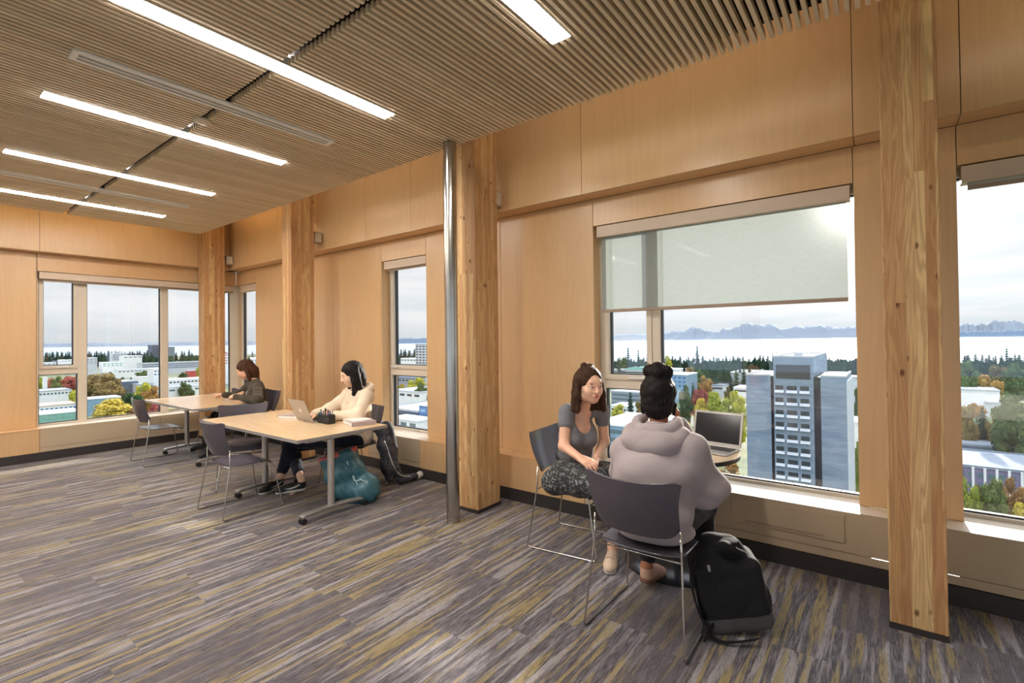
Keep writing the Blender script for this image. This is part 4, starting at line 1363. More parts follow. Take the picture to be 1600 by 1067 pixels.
hair = [ell(hp(0, -.022, .045), (.089 * HS, .103 * HS, .090 * HS), HF, .02), ell(hp(0, -.065, -.02), (.080 * HS, .062 * HS, .11 * HS), HF, .03)]
for sx in (-1, 1):
    hair += [cap(hp(sx * .080, -.005, .045), hp(sx * .096, .008, -.06), .020, .022, k=.02), cap(hp(sx * .096, .008, -.06), hp(sx * .100, .020, -.155), .023, .017, k=.02),
             cap(hp(sx * .078, -.03, .02), hp(sx * .094, -.03, -.15), .034, .026, k=.02)]
hair += [cap(hp(-.05, -.08, -.05), hp(-.06, -.07, -.15), .04, .03, k=.02), cap(hp(.05, -.08, -.05), hp(.06, -.07, -.15), .04, .03, k=.02),
         sph(hp(-.03, -.04, .128), .024, k=.02), sph(hp(.01, -.055, .132), .026, k=.02), sph(hp(-.045, -.07, .115), .022, k=.02),
         ell(hp(0, .116, .004), (.064 * HS, .082 * HS, .104 * HS), HF, .012, -1), ell(hp(0, .085, -.09), (.068 * HS, .07 * HS, .09 * HS), HF, .012, -1)]
blob('hair', hair, 0.0032, M['hair_brown'], body, disp=folds(0.005, 70, 2))
blob('hair_clip', [rbox(hp(-.088, -.055, .085), (.004, .012, .008), .003, HF)], 0.002, M['black'], body)
ti = 0.010
tee = torso_prims(J, ti, k=0.05)[0] + [cap(J['shR'], J['shR'] + (J['elR'] - J['shR']) * .34, .042 + ti, .044 + ti, k=.025), cap(J['shL'], J['shL'] + (J['elL'] - J['shL']) * .34, .042 + ti, .044 + ti, k=.025),
       ell(J['neck'] + TF @ A(0, .070, -.045), (.072, .075, .105), TF, .01, -1), ell(J['neck'] + TF @ A(0, 0, .05), (.062, .06, .07), TF, .01, -1)]
up_ = nrm(J['neck'] - J['pelvis'])
blob('t_shirt', tee, 0.0036, M['tee'], body, disp=folds(0.0045, 20, 9))
# loose speckled trousers: one leg folded up on the seat, the other down to the carpet
blob('trousers', [ell(A(-1.90, 3.31, 0.53), (.185, .165, .10), None, .05), cap(J['hipR'], J['kneeR'] + (0.0, 0.0, 0.01), .105, .095, k=.05), cap(J['kneeR'], A(-1.90, 3.01, .53), .095, .080, k=.05),
                  cap(A(-1.90, 3.01, .53), A(-1.96, 3.12, .53), .078, .07, k=.05), cap(A(-1.70, 3.0, .56), A(-1.84, 3.0, .60), .085, .085, k=.05), cap(J['hipL'], J['kneeL'], .105, .085, k=.05),
                  cap(J['kneeL'], J['kneeL'] + (J['ankL'] - J['kneeL']) * .86, .082, .052, k=.04), ell(A(-1.93, 3.31, 0.66), (.13, .10, .07), TF, .04)], 0.005, M['spec'], body, disp=folds(0.014, 19, 14))
sh_, q, Ls, R = shoe(body, 'shoe', J['ankL'], J['toeL'], M['sandal'], plain('pale_sole', srgb(214, 206, 196), 0.6), low=True)
for x in (-.02, .02, .05): MB().tube([q(x, -.041, .04), q(x, -.02, .078), q(x, .02, .078), q(x, .041, .04)], 0.004, 6).build('strap', M['hembar'], sh_, smooth=True, world=True)
MB().tube(fillet([J['neck'] + TF @ A(x, y, z) for x, y, z in ((-.055, .035, .0), (-.035, .088, -.05), (0, .103, -.09), (.035, .088, -.05), (.055, .035, .0))], .03), .0012, 6).build('necklace', M['chrome'], body, smooth=True, world=True)

# ---------------------------------------------------------------- person in the grey hoodie, back to us
M['greyhood'] = fabric('grey_hoodie_fleece', srgb(168, 156, 158), 0.07, 180)
M['blackpants'] = fabric('black_trousers', (0.012, 0.012, 0.014), 0.2, 80)
M['tanshoe'] = plain('tan_shoe', srgb(206, 166, 146), 0.5)
M['shoesole'] = plain('brown_sole', srgb(120, 84, 64), 0.6)
J = JJ(head=(-1.052, 2.8, 1.202), neck=(-1.028, 2.74, 1.042), pelvis=(-1.045, 2.66, 0.52), shR=(-0.832, 2.7, 0.951), shL=(-1.204, 2.66, 0.904), elR=(-0.755, 2.80, 0.74), wrR=(-1.005, 3.02, 1.015),
       elL=(-1.33, 2.90, 0.73), wrL=(-1.22, 3.12, 0.79), hipR=(-0.95, 2.70, 0.52), hipL=(-1.14, 2.70, 0.52), kneeR=(-0.90, 3.12, 0.53), kneeL=(-1.20, 3.10, 0.53), ankR=(-0.95, 3.16, 0.12), toeR=(-0.94, 3.34, 0.035),
       ankL=(-1.205, 2.96, 0.125), toeL=(-1.19, 3.16, 0.030))
HF = frame_of((-0.25, 0.96, -0.10)); HS = 1.10
tp, TF = torso_prims(J, 0.0, bust=False)
neckp = [cap(J['neck'] - (0, 0, .03), J['head'] + HF @ A(0, -.02, -.05), .052, .050, k=.03)]
body = blob('person', tp + head_prims(J['head'], HF, HS) + neckp + arm_prims(J['shR'], J['elR'], J['wrR']) + arm_prims(J['shL'], J['elL'], J['wrL'])
            + hand_prims(J['wrR'], (-0.25, 0.05, 1.0), (-0.8, -0.5, 0), (0, -1, 0), 0.75) + hand_prims(J['wrL'], (0.5, 0.8, -0.12), (0, 0, -1), (1, 0, 0), 0.3)
            + leg_prims(J['hipR'], J['kneeR'], J['ankR']) + leg_prims(J['hipL'], J['kneeL'], J['ankL']) + foot_prims(J['ankL'], J['toeL']) + foot_prims(J['ankR'], J['toeR']), 0.0036, M['skin_c'], off=(-1.045, 2.66, 0.45))
tag(body, 'person with a high dark bun and grey hoodie seated with their back to us', 'person')
face_details(body, J['head'], HF, HS, M['hair_black'])
hd = J['head']; hp = lambda x, y, z: hd + HF @ (A(x, y, z) * HS)
blob('hair', [ell(hp(0, -.026, .035), (.090 * HS, .106 * HS, .094 * HS), HF, .02), ell(hp(0, -.055, -.035), (.076 * HS, .065 * HS, .075 * HS), HF, .03), cap(hp(-.0, -.05, .10), hp(.005, -.06, .130), .058, .045, k=.02),
              sph(hp(-.042, -.055, .142), .034, k=.02), sph(hp(.045, -.065, .135), .037, k=.02), sph(hp(.0, -.06, .158), .034, k=.02), sph(hp(.0, -.085, .135), .034, k=.02),
              cap(hp(-.078, -.02, -.04), hp(-.076, -.01, -.10), .012, .006, k=.02), cap(hp(.080, -.02, -.03), hp(.078, -.01, -.08), .012, .006, k=.02),
              ell(hp(0, .118, -.03), (.066 * HS, .080 * HS, .10 * HS), HF, .012, -1)], 0.0034, M['hair_black'], body, disp=folds(0.006, 60, 4))
for i in range(14):
    a = i / 14 * 2 * PI
    b0 = hp(.03 * math.cos(a), -.06 + .03 * math.sin(a), .15)
    b1 = b0 + HF @ A(.05 * math.cos(a) * (1 + .4 * math.sin(i * 5)), .03 * math.sin(a), .018 + .02 * math.sin(i * 3))
    MB().tube([b0, (b0 + b1) / 2 + (0, 0, .012), b1], .0022, 5, rr=[.003, .002, .0006]).build('hair_strand', M['hair_black'], body, smooth=True, world=True)
hi = 0.038
hd_ = torso_prims(J, 0.030, k=0.06, bust=False, wide=1.12)[0] + [cap(J['neck'] - (0, 0, .05), J['shR'] + (.01, 0, .0), .075, .062, k=.05), cap(J['neck'] - (0, 0, .05), J['shL'] - (.01, 0, .0), .075, .062, k=.05), cap(J['shR'] - (0, 0, .02), J['elR'], .064, .068, k=.07), cap(J['shR'] + (-.02, -.02, -.10), J['elR'] + (-.06, -.04, -.03), .07, .06, k=.09), cap(J['elR'], J['wrR'], .066, .046, k=.05), cap(J['shL'] - (0, 0, .01), J['elL'], .068, .072, k=.05), cap(J['elL'], J['wrL'], .070, .044, k=.05),
       cap(J['elR'] + (.0, -.05, -.03), J['elR'] + (-.02, .03, -.02), .055, .05, k=.07),
       ell(A(-1.02, 2.60, .60), (.215, .15, .135), None, .06), ell(A(-1.03, 2.60, .79), (.205, .135, .16), None, .06), ell(A(-1.03, 2.66, .50), (.21, .17, .055), None, .03)]
blob('hoodie', hd_ + [ell(J['neck'] + (0, .02, .05), (.066, .066, .07), None, .012, -1), rbox(A(-1.03, 3.0, .30), (.6, .6, .165), 0, k=.01, op=-1)], 0.0048, M['greyhood'], body,
     disp=folds(0.013, 13, 41, extra=lambda P_: 0.010 * np.sin((P_[:, 0] * 22 + P_[:, 2] * 30)) * np.exp(-((P_[:, 2] - .66) / .12) ** 2)))
nk = J['neck']
ring = [nk + A(.145 * math.cos(a), -.055 + .105 * math.sin(a), -.030 + .050 * math.sin(a)) for a in np.linspace(PI * 0.90, PI * 2.10, 17)]
hood = [cap(ring[i], ring[i + 1], .036, .036, k=.03) for i in range(16)] + [ell(nk + (0, -.135, -.060), (.150, .055, .070), rotv(10, 'X'), .04), ell(nk + (0, -.12, -.115), (.105, .050, .055), None, .05)]
ring2 = [nk + A(.112 * math.cos(a), -.030 + .095 * math.sin(a), .030 + .026 * math.sin(a)) for a in np.linspace(PI * 0.82, PI * 2.18, 17)]
hood += [cap(ring2[i], ring2[i + 1], .022, k=.02) for i in range(16)]
blob('hood', hood, 0.004, M['greyhood'], body, disp=folds(0.010, 20, 44))
MB().tube([nk + A(-.004, -.196, -.075), nk + A(0, -.184, -.125), nk + A(0, -.165, -.165)], .0022, 6).build('seam', M['hembar'], body, smooth=True, world=True)
blob('trousers', [ell(A(-1.045, 2.66, .515), (.175, .15, .075), None, .04)] + leg_prims(J['hipR'], J['kneeR'], J['ankR'], .014, to=.88) + leg_prims(J['hipL'], J['kneeL'], J['ankL'], .014, to=.84), 0.005, M['blackpants'], body, disp=folds(0.006, 24, 46))
shoe(body, 'shoe', J['ankL'], J['toeL'], M['tanshoe'], M['shoesole'])
shoe(body, 'shoe', J['ankR'], J['toeR'], M['tanshoe'], M['shoesole'])

# ---------------------------------------------------------------- student in the cream hoodie
M['cream'] = fabric('cream_hoodie_fleece', srgb(226, 208, 184), 0.06, 140)
M['jeans'] = fabric('dark_navy_jeans', (0.016, 0.018, 0.032), 0.25, 90)
M['trainer'] = plain('black_trainer_mesh', (0.014, 0.014, 0.016), 0.6, bump=0.3, scale=200)
M['midsole'] = plain('white_midsole', (0.62, 0.60, 0.57), 0.5)
J = JJ(head=(-4.57, 3.17, 1.191), neck=(-4.506, 3.26, 0.958), pelvis=(-4.60, 3.26, 0.50), shR=(-5.161, 3.4, 0.791), shL=(-4.212, 3.22, 0.854), elR=(-4.84, 3.06, 0.80), wrR=(-4.80, 2.88, 0.79), elL=(-4.31, 3.06, 0.785), wrL=(-4.55, 2.93, 0.79),
       hipR=(-4.70, 3.24, 0.50), hipL=(-4.51, 3.23, 0.50), kneeR=(-5.366, 2.9, 0.377), kneeL=(-5.14, 2.8, 0.464), ankR=(-4.749, 2.7, 0.129), ankL=(-5.122, 2.66, 0.104), toeR=(-4.932, 2.56, -0.07), toeL=(-5.074, 2.46, -0.025))
HF = frame_of((-0.34, -0.92, -0.30)); HS = 1.12
BF = frame_of((-.06, -1.0, 0)); J['neck'] = J['head'] + A(.035, .060, -.170); J['shR'] = J['neck'] + BF @ A(.165, .005, -.055); J['shL'] = J['neck'] + BF @ A(-.165, .005, -.055)
tp, TF = torso_prims(J, 0.0)
neckp = [cap(J['neck'] - (0, 0, .03), J['head'] + HF @ A(0, -.02, -.05), .048, .046, k=.03)]
body = blob('person', tp + head_prims(J['head'], HF, HS) + neckp + arm_prims(J['shR'], J['elR'], J['wrR']) + arm_prims(J['shL'], J['elL'], J['wrL'])
            + hand_prims(J['wrR'], (0.05, -1.0, -0.12), (0, 0, -1), (1, 0, 0), 0.35) + hand_prims(J['wrL'], (-0.75, -0.65, -0.1), (0, 0, -1), (-.6, -.8, 0), 0.35)
            + leg_prims(J['hipR'], J['kneeR'], J['ankR']) + leg_prims(J['hipL'], J['kneeL'], J['ankL']) + foot_prims(J['ankR'], J['toeR']) + foot_prims(J['ankL'], J['toeL']), 0.004, M['skin_b'], off=(-4.60, 3.26, 0.45))
tag(body, 'student with black hair in a cream hoodie working at the laptop on the long table', 'person')
face_details(body, J['head'], HF, HS, M['hair_black'], 0.0025)
hd = J['head']; hp = lambda x, y, z: hd + HF @ (A(x, y, z) * HS)
hair = [ell(hp(0, -.022, .042), (.090 * HS, .104 * HS, .092 * HS), HF, .02), ell(hp(0, -.07, -.03), (.080 * HS, .060 * HS, .11 * HS), HF, .03)]
for sx in (-1, 1):
    hair += [cap(hp(sx * .080, .010, .055), hp(sx * .094, .016, -.05), .024, .026, k=.02), cap(hp(sx * .094, .016, -.05), hp(sx * .085, .038, -.175), .027, .020, k=.02),
             cap(hp(sx * .080, -.03, .02), hp(sx * .090, -.02, -.17), .036, .028, k=.02)]
hair += [cap(hp(.085, .02, -.12), hp(.070, .055, -.175), .024, .014, k=.02), cap(hp(-.085, .02, -.12), hp(-.070, .055, -.17), .024, .014, k=.02), ell(hp(0, .118, -.01), (.058 * HS, .075 * HS, .085 * HS), HF, .012, -1), ell(hp(0, .09, -.09), (.060 * HS, .07 * HS, .08 * HS), HF, .012, -1)]
blob('hair', hair, 0.0042, M['hair_black'], body, disp=folds(0.005, 60, 52))
hood = torso_prims(J, 0.030, k=0.06, wide=1.1)[0] + [cap(J['shR'], J['elR'], .062, .062, k=.05), cap(J['elR'], J['wrR'], .060, .040, k=.04), cap(J['shL'], J['elL'], .064, .066, k=.05), cap(J['elL'], J['wrL'], .064, .040, k=.04)]
blob('hoodie', hood + [ell(J['neck'] + HF @ A(0, .02, .06), (.058, .065, .07), None, .012, -1)], 0.005, M['cream'], body, disp=folds(0.011, 17, 54))
nk = J['neck']
ring = [nk + TF @ A(.095 * math.cos(a), -.035 + .085 * math.sin(a), -.005 - .03 * math.sin(a)) for a in np.linspace(PI * 0.85, PI * 2.15, 15)]
blob('hood', [cap(ring[i], ring[i + 1], .030, .030, k=.02) for i in range(14)] + [ell(nk + TF @ A(0, -.125, .0), (.095, .055, .075), TF @ rotv(15, 'X'), .03)], 0.005, M['cream'], body, disp=folds(0.006, 26, 55))
# small dark emblem on the chest
cb = J['pelvis'] + (J['neck'] - J['pelvis']) * .55 + TF @ A(-.05, .145, 0)
MB().obox(cb + TF @ A(.008, 0, 0), nrm(TF @ A(1, 0, 2.2)), TF[:, 1], nrm(TF @ A(2.2, 0, -1)), (.026, .006, .004)).obox(cb + TF @ A(-.010, 0, 0), nrm(TF @ A(-1, 0, 2.2)), TF[:, 1], nrm(TF @ A(2.2, 0, 1)), (.026, .006, .004)).build('chest_emblem', M['black'], body, world=True)
blob('jeans', [ell(A(-4.60, 3.25, .50), (.17, .15, .09), None, .05)] + leg_prims(J['hipR'], J['kneeR'], J['ankR'], .014, to=.76) + leg_prims(J['hipL'], J['kneeL'], J['ankL'], .014, to=.76), 0.005, M['jeans'], body, disp=folds(0.006, 26, 57))
for an, toe in ((J['ankR'], J['toeR']), (J['ankL'], J['toeL'])):
    sh_, q, Ls, R = shoe(body, 'trainer', an, toe + nrm((toe - an) * (1, 1, 0)) * .02, M['trainer'], M['midsole'])
    side_mark(sh_, q, Ls, 1, M['midsole']); side_mark(sh_, q, Ls, -1, M['midsole'])
    for x in (-.005, .02, .045, .07): MB().tube([q(x, -.026, .072 - x * .14), q(x + .006, 0, .088 - x * .18), q(x, .026, .072 - x * .14)], .0028, 6).build('lace', M['hembar'], sh_, smooth=True, world=True)

# ---------------------------------------------------------------- woman in the olive cardigan at the far table
M['olive'] = fabric('olive_cardigan', srgb(70, 62, 50), 0.15, 120)
M['paleblue'] = fabric('pale_grey_top', srgb(176, 182, 192), 0.05, 100)
M['boot'] = plain('black_boot', (0.012, 0.011, 0.012), 0.5)
J = JJ(head=(-7.492, 3.38, 1.152), neck=(-7.343, 3.42, 0.883), pelvis=(-7.25, 3.46, 0.50), shR=(-7.772, 3.42, 0.774), shL=(-6.937, 3.38, 0.808), elR=(-7.38, 3.16, 0.766), wrR=(-7.435, 3.08, 0.807), elL=(-6.492, 3.08, 0.764), wrL=(-6.968, 3, 0.808),
       hipR=(-7.40, 3.42, 0.50), hipL=(-7.24, 3.36, 0.50), kneeR=(-7.658, 3.05, 0.502), kneeL=(-7.387, 3, 0.514), ankR=(-7.722, 2.93, 0.147), ankL=(-7.347, 2.9, 0.161), toeR=(-7.929, 2.84, -0.027), toeL=(-7.348, 2.74, 0.033))
HF = frame_of((-0.62, -0.78, -0.55)); HS = 1.15
BF = frame_of((-.15, -.99, 0)); J['neck'] = J['head'] + A(.115, .085, -.160); J['shR'] = J['neck'] + BF @ A(.170, .01, -.06); J['shL'] = J['neck'] + BF @ A(-.170, .01, -.06); J['elR'] = (-7.449, 3.26, 0.78); J['wrR'] = (-7.455, 3.08, 0.815); J['elL'] = (-6.58, 3.13, 0.786); J['wrL'] = (-6.957, 3.02, 0.824); J['elR'], J['wrR'], J['elL'], J['wrL'] = map(np.array, (J['elR'], J['wrR'], J['elL'], J['wrL']))
tp, TF = torso_prims(J, 0.0)
neckp = [cap(J['neck'] - (0, 0, .03), J['head'] + HF @ A(0, -.02, -.05), .048, .046, k=.03)]
body = blob('person', tp + head_prims(J['head'], HF, HS) + neckp + arm_prims(J['shR'], J['elR'], J['wrR']) + arm_prims(J['shL'], J['elL'], J['wrL'])
            + hand_prims(J['wrR'], (-0.8, -0.35, 0.0), (0.3, -0.3, -1), (0, -1, 0.5), 0.5) + hand_prims(J['wrL'], (-1, -0.35, 0.05), (0.2, 0.5, -0.8), (0, 0.5, 1), 0.5)
            + leg_prims(J['hipR'], J['kneeR'], J['ankR']) + leg_prims(J['hipL'], J['kneeL'], J['ankL']) + foot_prims(J['ankR'], J['toeR']) + foot_prims(J['ankL'], J['toeL']), 0.0048, M['skin_a'], off=(-7.32, 3.42, 0.45))
tag(body, 'woman in an olive cardigan reading a phone at the far table, seen in profile', 'person')
face_details(body, J['head'], HF, HS, M['hair_auburn'], 0.0028)
hd = J['head']; hp = lambda x, y, z: hd + HF @ (A(x, y, z) * HS)
hair = [ell(hp(0, -.024, .040), (.087 * HS, .102 * HS, .090 * HS), HF, .02), ell(hp(0, -.07, -.03), (.080 * HS, .060 * HS, .11 * HS), HF, .03), cap(hp(0, -.09, -.05), hd + A(.09, .11, -.15), .065, .055, k=.03), cap(hd + A(.07, .08, -.10), hd + A(.10, .12, -.22), .06, .03, k=.03)]
for sx in (-1, 1):
    hair += [cap(hp(sx * .078, .0, .05), hp(sx * .086, -.035, -.04), .022, .026, k=.02), cap(hp(sx * .086, -.035, -.04), hp(sx * .080, -.03, -.04) + A(.02, .02, -.12), .032, .026, k=.02)]
hair += [cap(hp(.06, .02, -.14), hp(.05, .05, -.17), .012, .006, k=.01), ell(hp(0, .116, -.01), (.060 * HS, .075 * HS, .088 * HS), HF, .012, -1), ell(hp(0, .09, -.09), (.060 * HS, .07 * HS, .08 * HS), HF, .012, -1)]
blob('hair', hair, 0.0046, M['hair_auburn'], body, disp=folds(0.005, 60, 62))
blob('top', torso_prims(J, 0.010, k=0.05)[0] + [ell(J['neck'] + TF @ A(0, .05, .02), (.06, .07, .07), TF, .01, -1)], 0.006, M['paleblue'], body)
blob('cardigan', torso_prims(J, 0.024, k=0.06)[0] + [cap(J['shR'], J['elR'], .058, .055, k=.04), cap(J['elR'], J['wrR'], .054, .038, k=.04), cap(J['shL'], J['elL'], .062, .060, k=.04), cap(J['elL'], J['wrL'], .058, .038, k=.04),
                 ell(J['neck'] + TF @ A(0, .02, .06), (.07, .08, .08), TF, .01, -1), ell(J['neck'] + TF @ A(0, .17, -.16), (.045, .13, .22), TF, .02, -1)], 0.006, M['olive'], body, disp=folds(0.010, 18, 64))
blob('trousers', [ell(A(-7.25, 3.42, .50), (.17, .15, .09), None, .05)] + leg_prims(J['hipR'], J['kneeR'], J['ankR'], .014, to=.86) + leg_prims(J['hipL'], J['kneeL'], J['ankL'], .014, to=.86), 0.006, M['blackpants'], body, disp=folds(0.006, 26, 57))
for an, toe in ((J['ankR'], J['toeR']), (J['ankL'], J['toeL'])):
    sh_, q, Ls, R = shoe(body, 'boot', an, toe, M['boot'], M['boot'])
    blob('boot_shaft', [cap(an - (0, 0, .02), an + (0.01, 0.01, .08), .044, .052, k=.02)], 0.005, M['boot'], sh_)
pz = np.array((-7.626, 3.03, 0.828))
root = empty('phone', 'pale phone held in the hands of the woman in the olive cardigan', 'phone', tuple(pz))
MB().obox(pz, nrm((1, .25, .15)), nrm((-.25, 1, 0)), nrm((-.15, 0, 1)), (.075, .038, .0045)).build('case', plain('pink_case', srgb(216, 180, 170), 0.4), root, bevel=0.004, world=True)
MB().obox(pz + (0, 0, .0052), nrm((1, .25, .15)), nrm((-.25, 1, 0)), nrm((-.15, 0, 1)), (.068, .034, .0008)).build('screen', M['alu'], root, world=True)



# ================================================================== outside: campus, forest, sea and mountains
GZ = -55.0


def groundmat():
    m, t = newmat('campus_ground')
    p = t.pos()
    n = t.noise(t.vmul(p, (0.012, 0.012, 0.012)), 1.0, 4, 0.6)
    n2 = t.noise(t.vmul(p, (0.15, 0.15, 0.15)), 1.0, 4, 0.6)
    c = t.ramp(n, [(0.36, srgb(120, 128, 128)), (0.46, srgb(92, 108, 80)), (0.56, srgb(132, 132, 88)), (0.66, srgb(150, 152, 150))])
    c = t.mix(t.math('MULTIPLY', n2, 0.5), c, srgb(70, 84, 62))
    t.out(t.bsdf(c, 0.9))
    return m


def seamat():
    m, t = newmat('sea_water')
    n = t.noise(t.vmul(t.pos(), (0.02, 0.006, 0.01)), 1.0, 3, 0.6)
    t.out(t.bsdf(srgb(150, 172, 190), 0.32, 0, t.bump(n, 0.25, 3.0), Specular_IOR_Level=0.9))
    return m


def conc(name, c1, c2, s=0.12):
    m, t = newmat(name)
    p = t.pos()
    n = t.noise(t.vmul(p, (s, s, s * 6)), 1.0, 5, 0.65)
    zz = t.xyz(p)[2]
    ln = t.math('FRACT', t.math('DIVIDE', zz, 3.44))
    c = t.ramp(n, [(0.3, c1), (0.7, c2)])
    c = t.mix(t.ramp(ln, [(0.0, 0.35), (0.03, 0.0)]), c, tuple(x * .6 for x in c1))
    t.out(t.bsdf(c, 0.85))
    return m


def leafmat(name, cs, k=0.5):
    m, t = newmat(name)
    oi = t.add('ShaderNodeObjectInfo').outputs['Random']
    n = t.noise(t.pos(), 0.35, 3, 0.6)
    f = t.math('MULTIPLY_ADD', n, 0.7, t.math('MULTIPLY_ADD', oi, 0.5, -0.1))
    st = [(0.2 + 0.6 * i / max(1, len(cs) - 1), c) for i, c in enumerate(cs)]
    c = t.ramp(f, st)
    c = t.mix(t.math('MULTIPLY', t.attr(), 0.55), c, tuple(q * .45 for q in cs[0]))
    df = t.add('ShaderNodeBsdfDiffuse', {0: c}).outputs[0]
    tl = t.add('ShaderNodeBsdfTranslucent', {0: c}).outputs[0]
    t.out(t.add('ShaderNodeMixShader', {0: 0.25, 1: df, 2: tl}).outputs[0])
    return m


X = {}
X['ground'] = groundmat()
X['sea'] = seamat()
X['tower'] = conc('tower_concrete', srgb(106, 122, 144), srgb(138, 154, 174))
X['white'] = plain('white_render', srgb(226, 230, 234), 0.8, var=0.05, scale=0.2)
X['pale'] = plain('pale_concrete', srgb(188, 196, 206), 0.8, var=0.08, scale=0.2)
X['grey'] = plain('grey_concrete', srgb(140, 150, 164), 0.8, var=0.08, scale=0.2)
X['slate'] = plain('slate_panels', srgb(84, 100, 124), 0.6, var=0.1, scale=0.2)
X['blue'] = plain('blue_glazing', srgb(128, 162, 190), 0.25, var=0.15, scale=0.3)
X['bluep'] = plain('blue_panel', srgb(70, 112, 160), 0.5)
X['teal'] = plain('teal_glazing', srgb(130, 178, 166), 0.25, var=0.1, scale=0.3)
X['roof'] = plain('gravel_roof', srgb(168, 174, 180), 0.9, var=0.1, scale=0.3)
X['rooft'] = plain('tan_roof', srgb(206, 190, 178), 0.9, var=0.06, scale=0.3)
X['roofg'] = plain('slate_roof', srgb(122, 134, 148), 0.9, var=0.12, scale=0.3)
X['win'] = plain('window_dark', (0.035, 0.045, 0.06), 0.15)
X['winb'] = plain('window_bluegreen', srgb(88, 112, 124), 0.15)
X['louver'] = plain('dark_louvre', srgb(52, 48, 58), 0.7)
X['red'] = plain('red_brick', srgb(172, 74, 70), 0.8)
X['purple'] = plain('mauve_panel', srgb(120, 112, 146), 0.7)
X['mount'] = plain('mountain_haze_tint', srgb(112, 124, 138), 1.0, var=0.04, scale=0.0006)  # blue-grey stands in for distance haze, put into the base colour
X['mount2'] = plain('shore_haze_tint', srgb(84, 106, 130), 1.0)  # shoreline with the haze blue put into its colour too
X['bark'] = plain('bark', srgb(80, 66, 56), 0.9)
X['con'] = leafmat('conifer_needles', [srgb(36, 56, 52), srgb(50, 76, 62), srgb(70, 92, 66)])
X['yel'] = leafmat('yellow_leaves', [srgb(150, 152, 72), srgb(206, 184, 84), srgb(226, 204, 110)])
X['lime'] = leafmat('lime_leaves', [srgb(120, 140, 62), srgb(170, 178, 72), srgb(208, 202, 84)])
X['grn'] = leafmat('green_leaves', [srgb(64, 88, 62), srgb(92, 116, 74), srgb(124, 138, 82)])
X['ora'] = leafmat('orange_leaves', [srgb(140, 112, 78), srgb(176, 136, 82), srgb(194, 160, 92)])
X['red_l'] = leafmat('red_leaves', [srgb(150, 84, 82), srgb(186, 104, 98), srgb(196, 130, 108)])
X['brn'] = leafmat('brown_leaves', [srgb(116, 110, 76), srgb(146, 128, 84), srgb(160, 140, 92)])

o = MB().add([(-2600, -900, GZ), (900, -900, GZ), (900, 1000, GZ), (-2600, 1300, GZ)], [(0, 1, 2, 3)]).build('ground', X['ground']); struct(o)
o = MB().add([(-60000, -60000, -112), (60000, -60000, -112), (60000, 60000, -112), (-60000, 60000, -112)], [(0, 1, 2, 3)]).build('sea', X['sea']); struct(o)


def ridge(pts, thick, mat, name, label, seed):
    """mountain ridge along ground points (x, y, peak height): two-sided slopes with side spurs"""
    rs = np.random.RandomState(seed)
    P_ = np.array(pts, float); n = 90
    tt = np.linspace(0, len(P_) - 1, n); I = np.minimum(tt.astype(int), len(P_) - 2); fr = (tt - I)[:, None]
    C = P_[I] * (1 - fr) + P_[I + 1] * fr
    hh = C[:, 2] * (1 + 0.10 * np.sin(tt * 6.1 + seed) + 0.06 * np.sin(tt * 14.3) + 0.05 * rs.randn(n))
    G = np.zeros((n, 9, 3))
    for j in range(9):
        s_ = (j - 4) / 4
        dirv = nrm(np.array((-C[:, 0].mean(), -C[:, 1].mean(), 0)))
        G[:, j, 0] = C[:, 0] - dirv[0] * s_ * thick; G[:, j, 1] = C[:, 1] - dirv[1] * s_ * thick
        G[:, j, 2] = -113 + (hh + 113) * np.maximum(0, 1 - abs(s_)) ** 1.2 * (1 + 0.12 * rs.randn(n) * (abs(s_) > 0.1) * (abs(s_) < 0.9))
    q = MB()
    fs = [(i * 9 + j, (i + 1) * 9 + j, (i + 1) * 9 + j + 1, i * 9 + j + 1) for i in range(n - 1) for j in range(8)]
    q.add(G.reshape(-1, 3), fs)
    o = q.build(name, mat, smooth=True); tag(o, label, 'mountain')
    return o


def far(px, D, hpx):
    return None


ridge([(-13746.3, 27281.8, 58.91)[:2] + (260,), (-10649.5, 29667.7, 53.32)[:2] + (330,), (-9256.18, 30741.3, 33.22)[:2] + (640,), (-8017.7, 31695.7, 15.35)[:2] + (420,), (-6934.02, 32530.8, -0.28)[:2] + (760,), (-4147.44, 34678.1, -40.48)[:2] + (640,), (-1359.6, 36825.3, -2.52)[:2] + (600,)], 2500, X['mount'], 'mountain_range', 'pale haze-blue mountain range across the water behind the concrete tower', 1)
ridge([(1736.61, 39211.2, -47.19)[:2] + (300,), (3904.59, 40881.2, -39.37)[:2] + (620,), (5453.32, 42074.1, -22.62)[:2] + (780,), (7930.91, 43982.8, -19.27)[:2] + (900,)], 2500, X['mount'], 'mountain_range', 'pale haze-blue mountains seen through the window beyond the near timber column', 2)
ridge([(1389.29, 31369, -37.44)[:2] + (90,), (3619.06, 33086.8, -38.33)[:2] + (170,), (6344.73, 35186.2, -15.1)[:2] + (210,)], 900, X['mount2'], 'headland', 'low dark haze-blue shoreline below the mountains beyond the near timber column', 3)
ridge([(-19917.1, 14954.4, -11.53)[:2] + (70,), (-18430.5, 16099.6, -1.7)[:2] + (150,), (-16943.8, 17244.8, 8.13)[:2] + (120,)], 900, X['mount2'], 'headland', 'thin haze-blue shoreline seen through the narrow window', 4)
ridge([(-36338.2, 4828.06, 30.94)[:2] + (60,), (-34191.5, 6482.3, -0.03)[:2] + (120,), (-31775.9, 8343.24, -1)[:2] + (60,), (-28555.3, 10824.5, -13.58)[:2] + (110,), (-25871.4, 12892.3, -18.42)[:2] + (90,)], 1500, X['mount'], 'mountain_range', 'faint far hills on the horizon of the far triple window', 5)


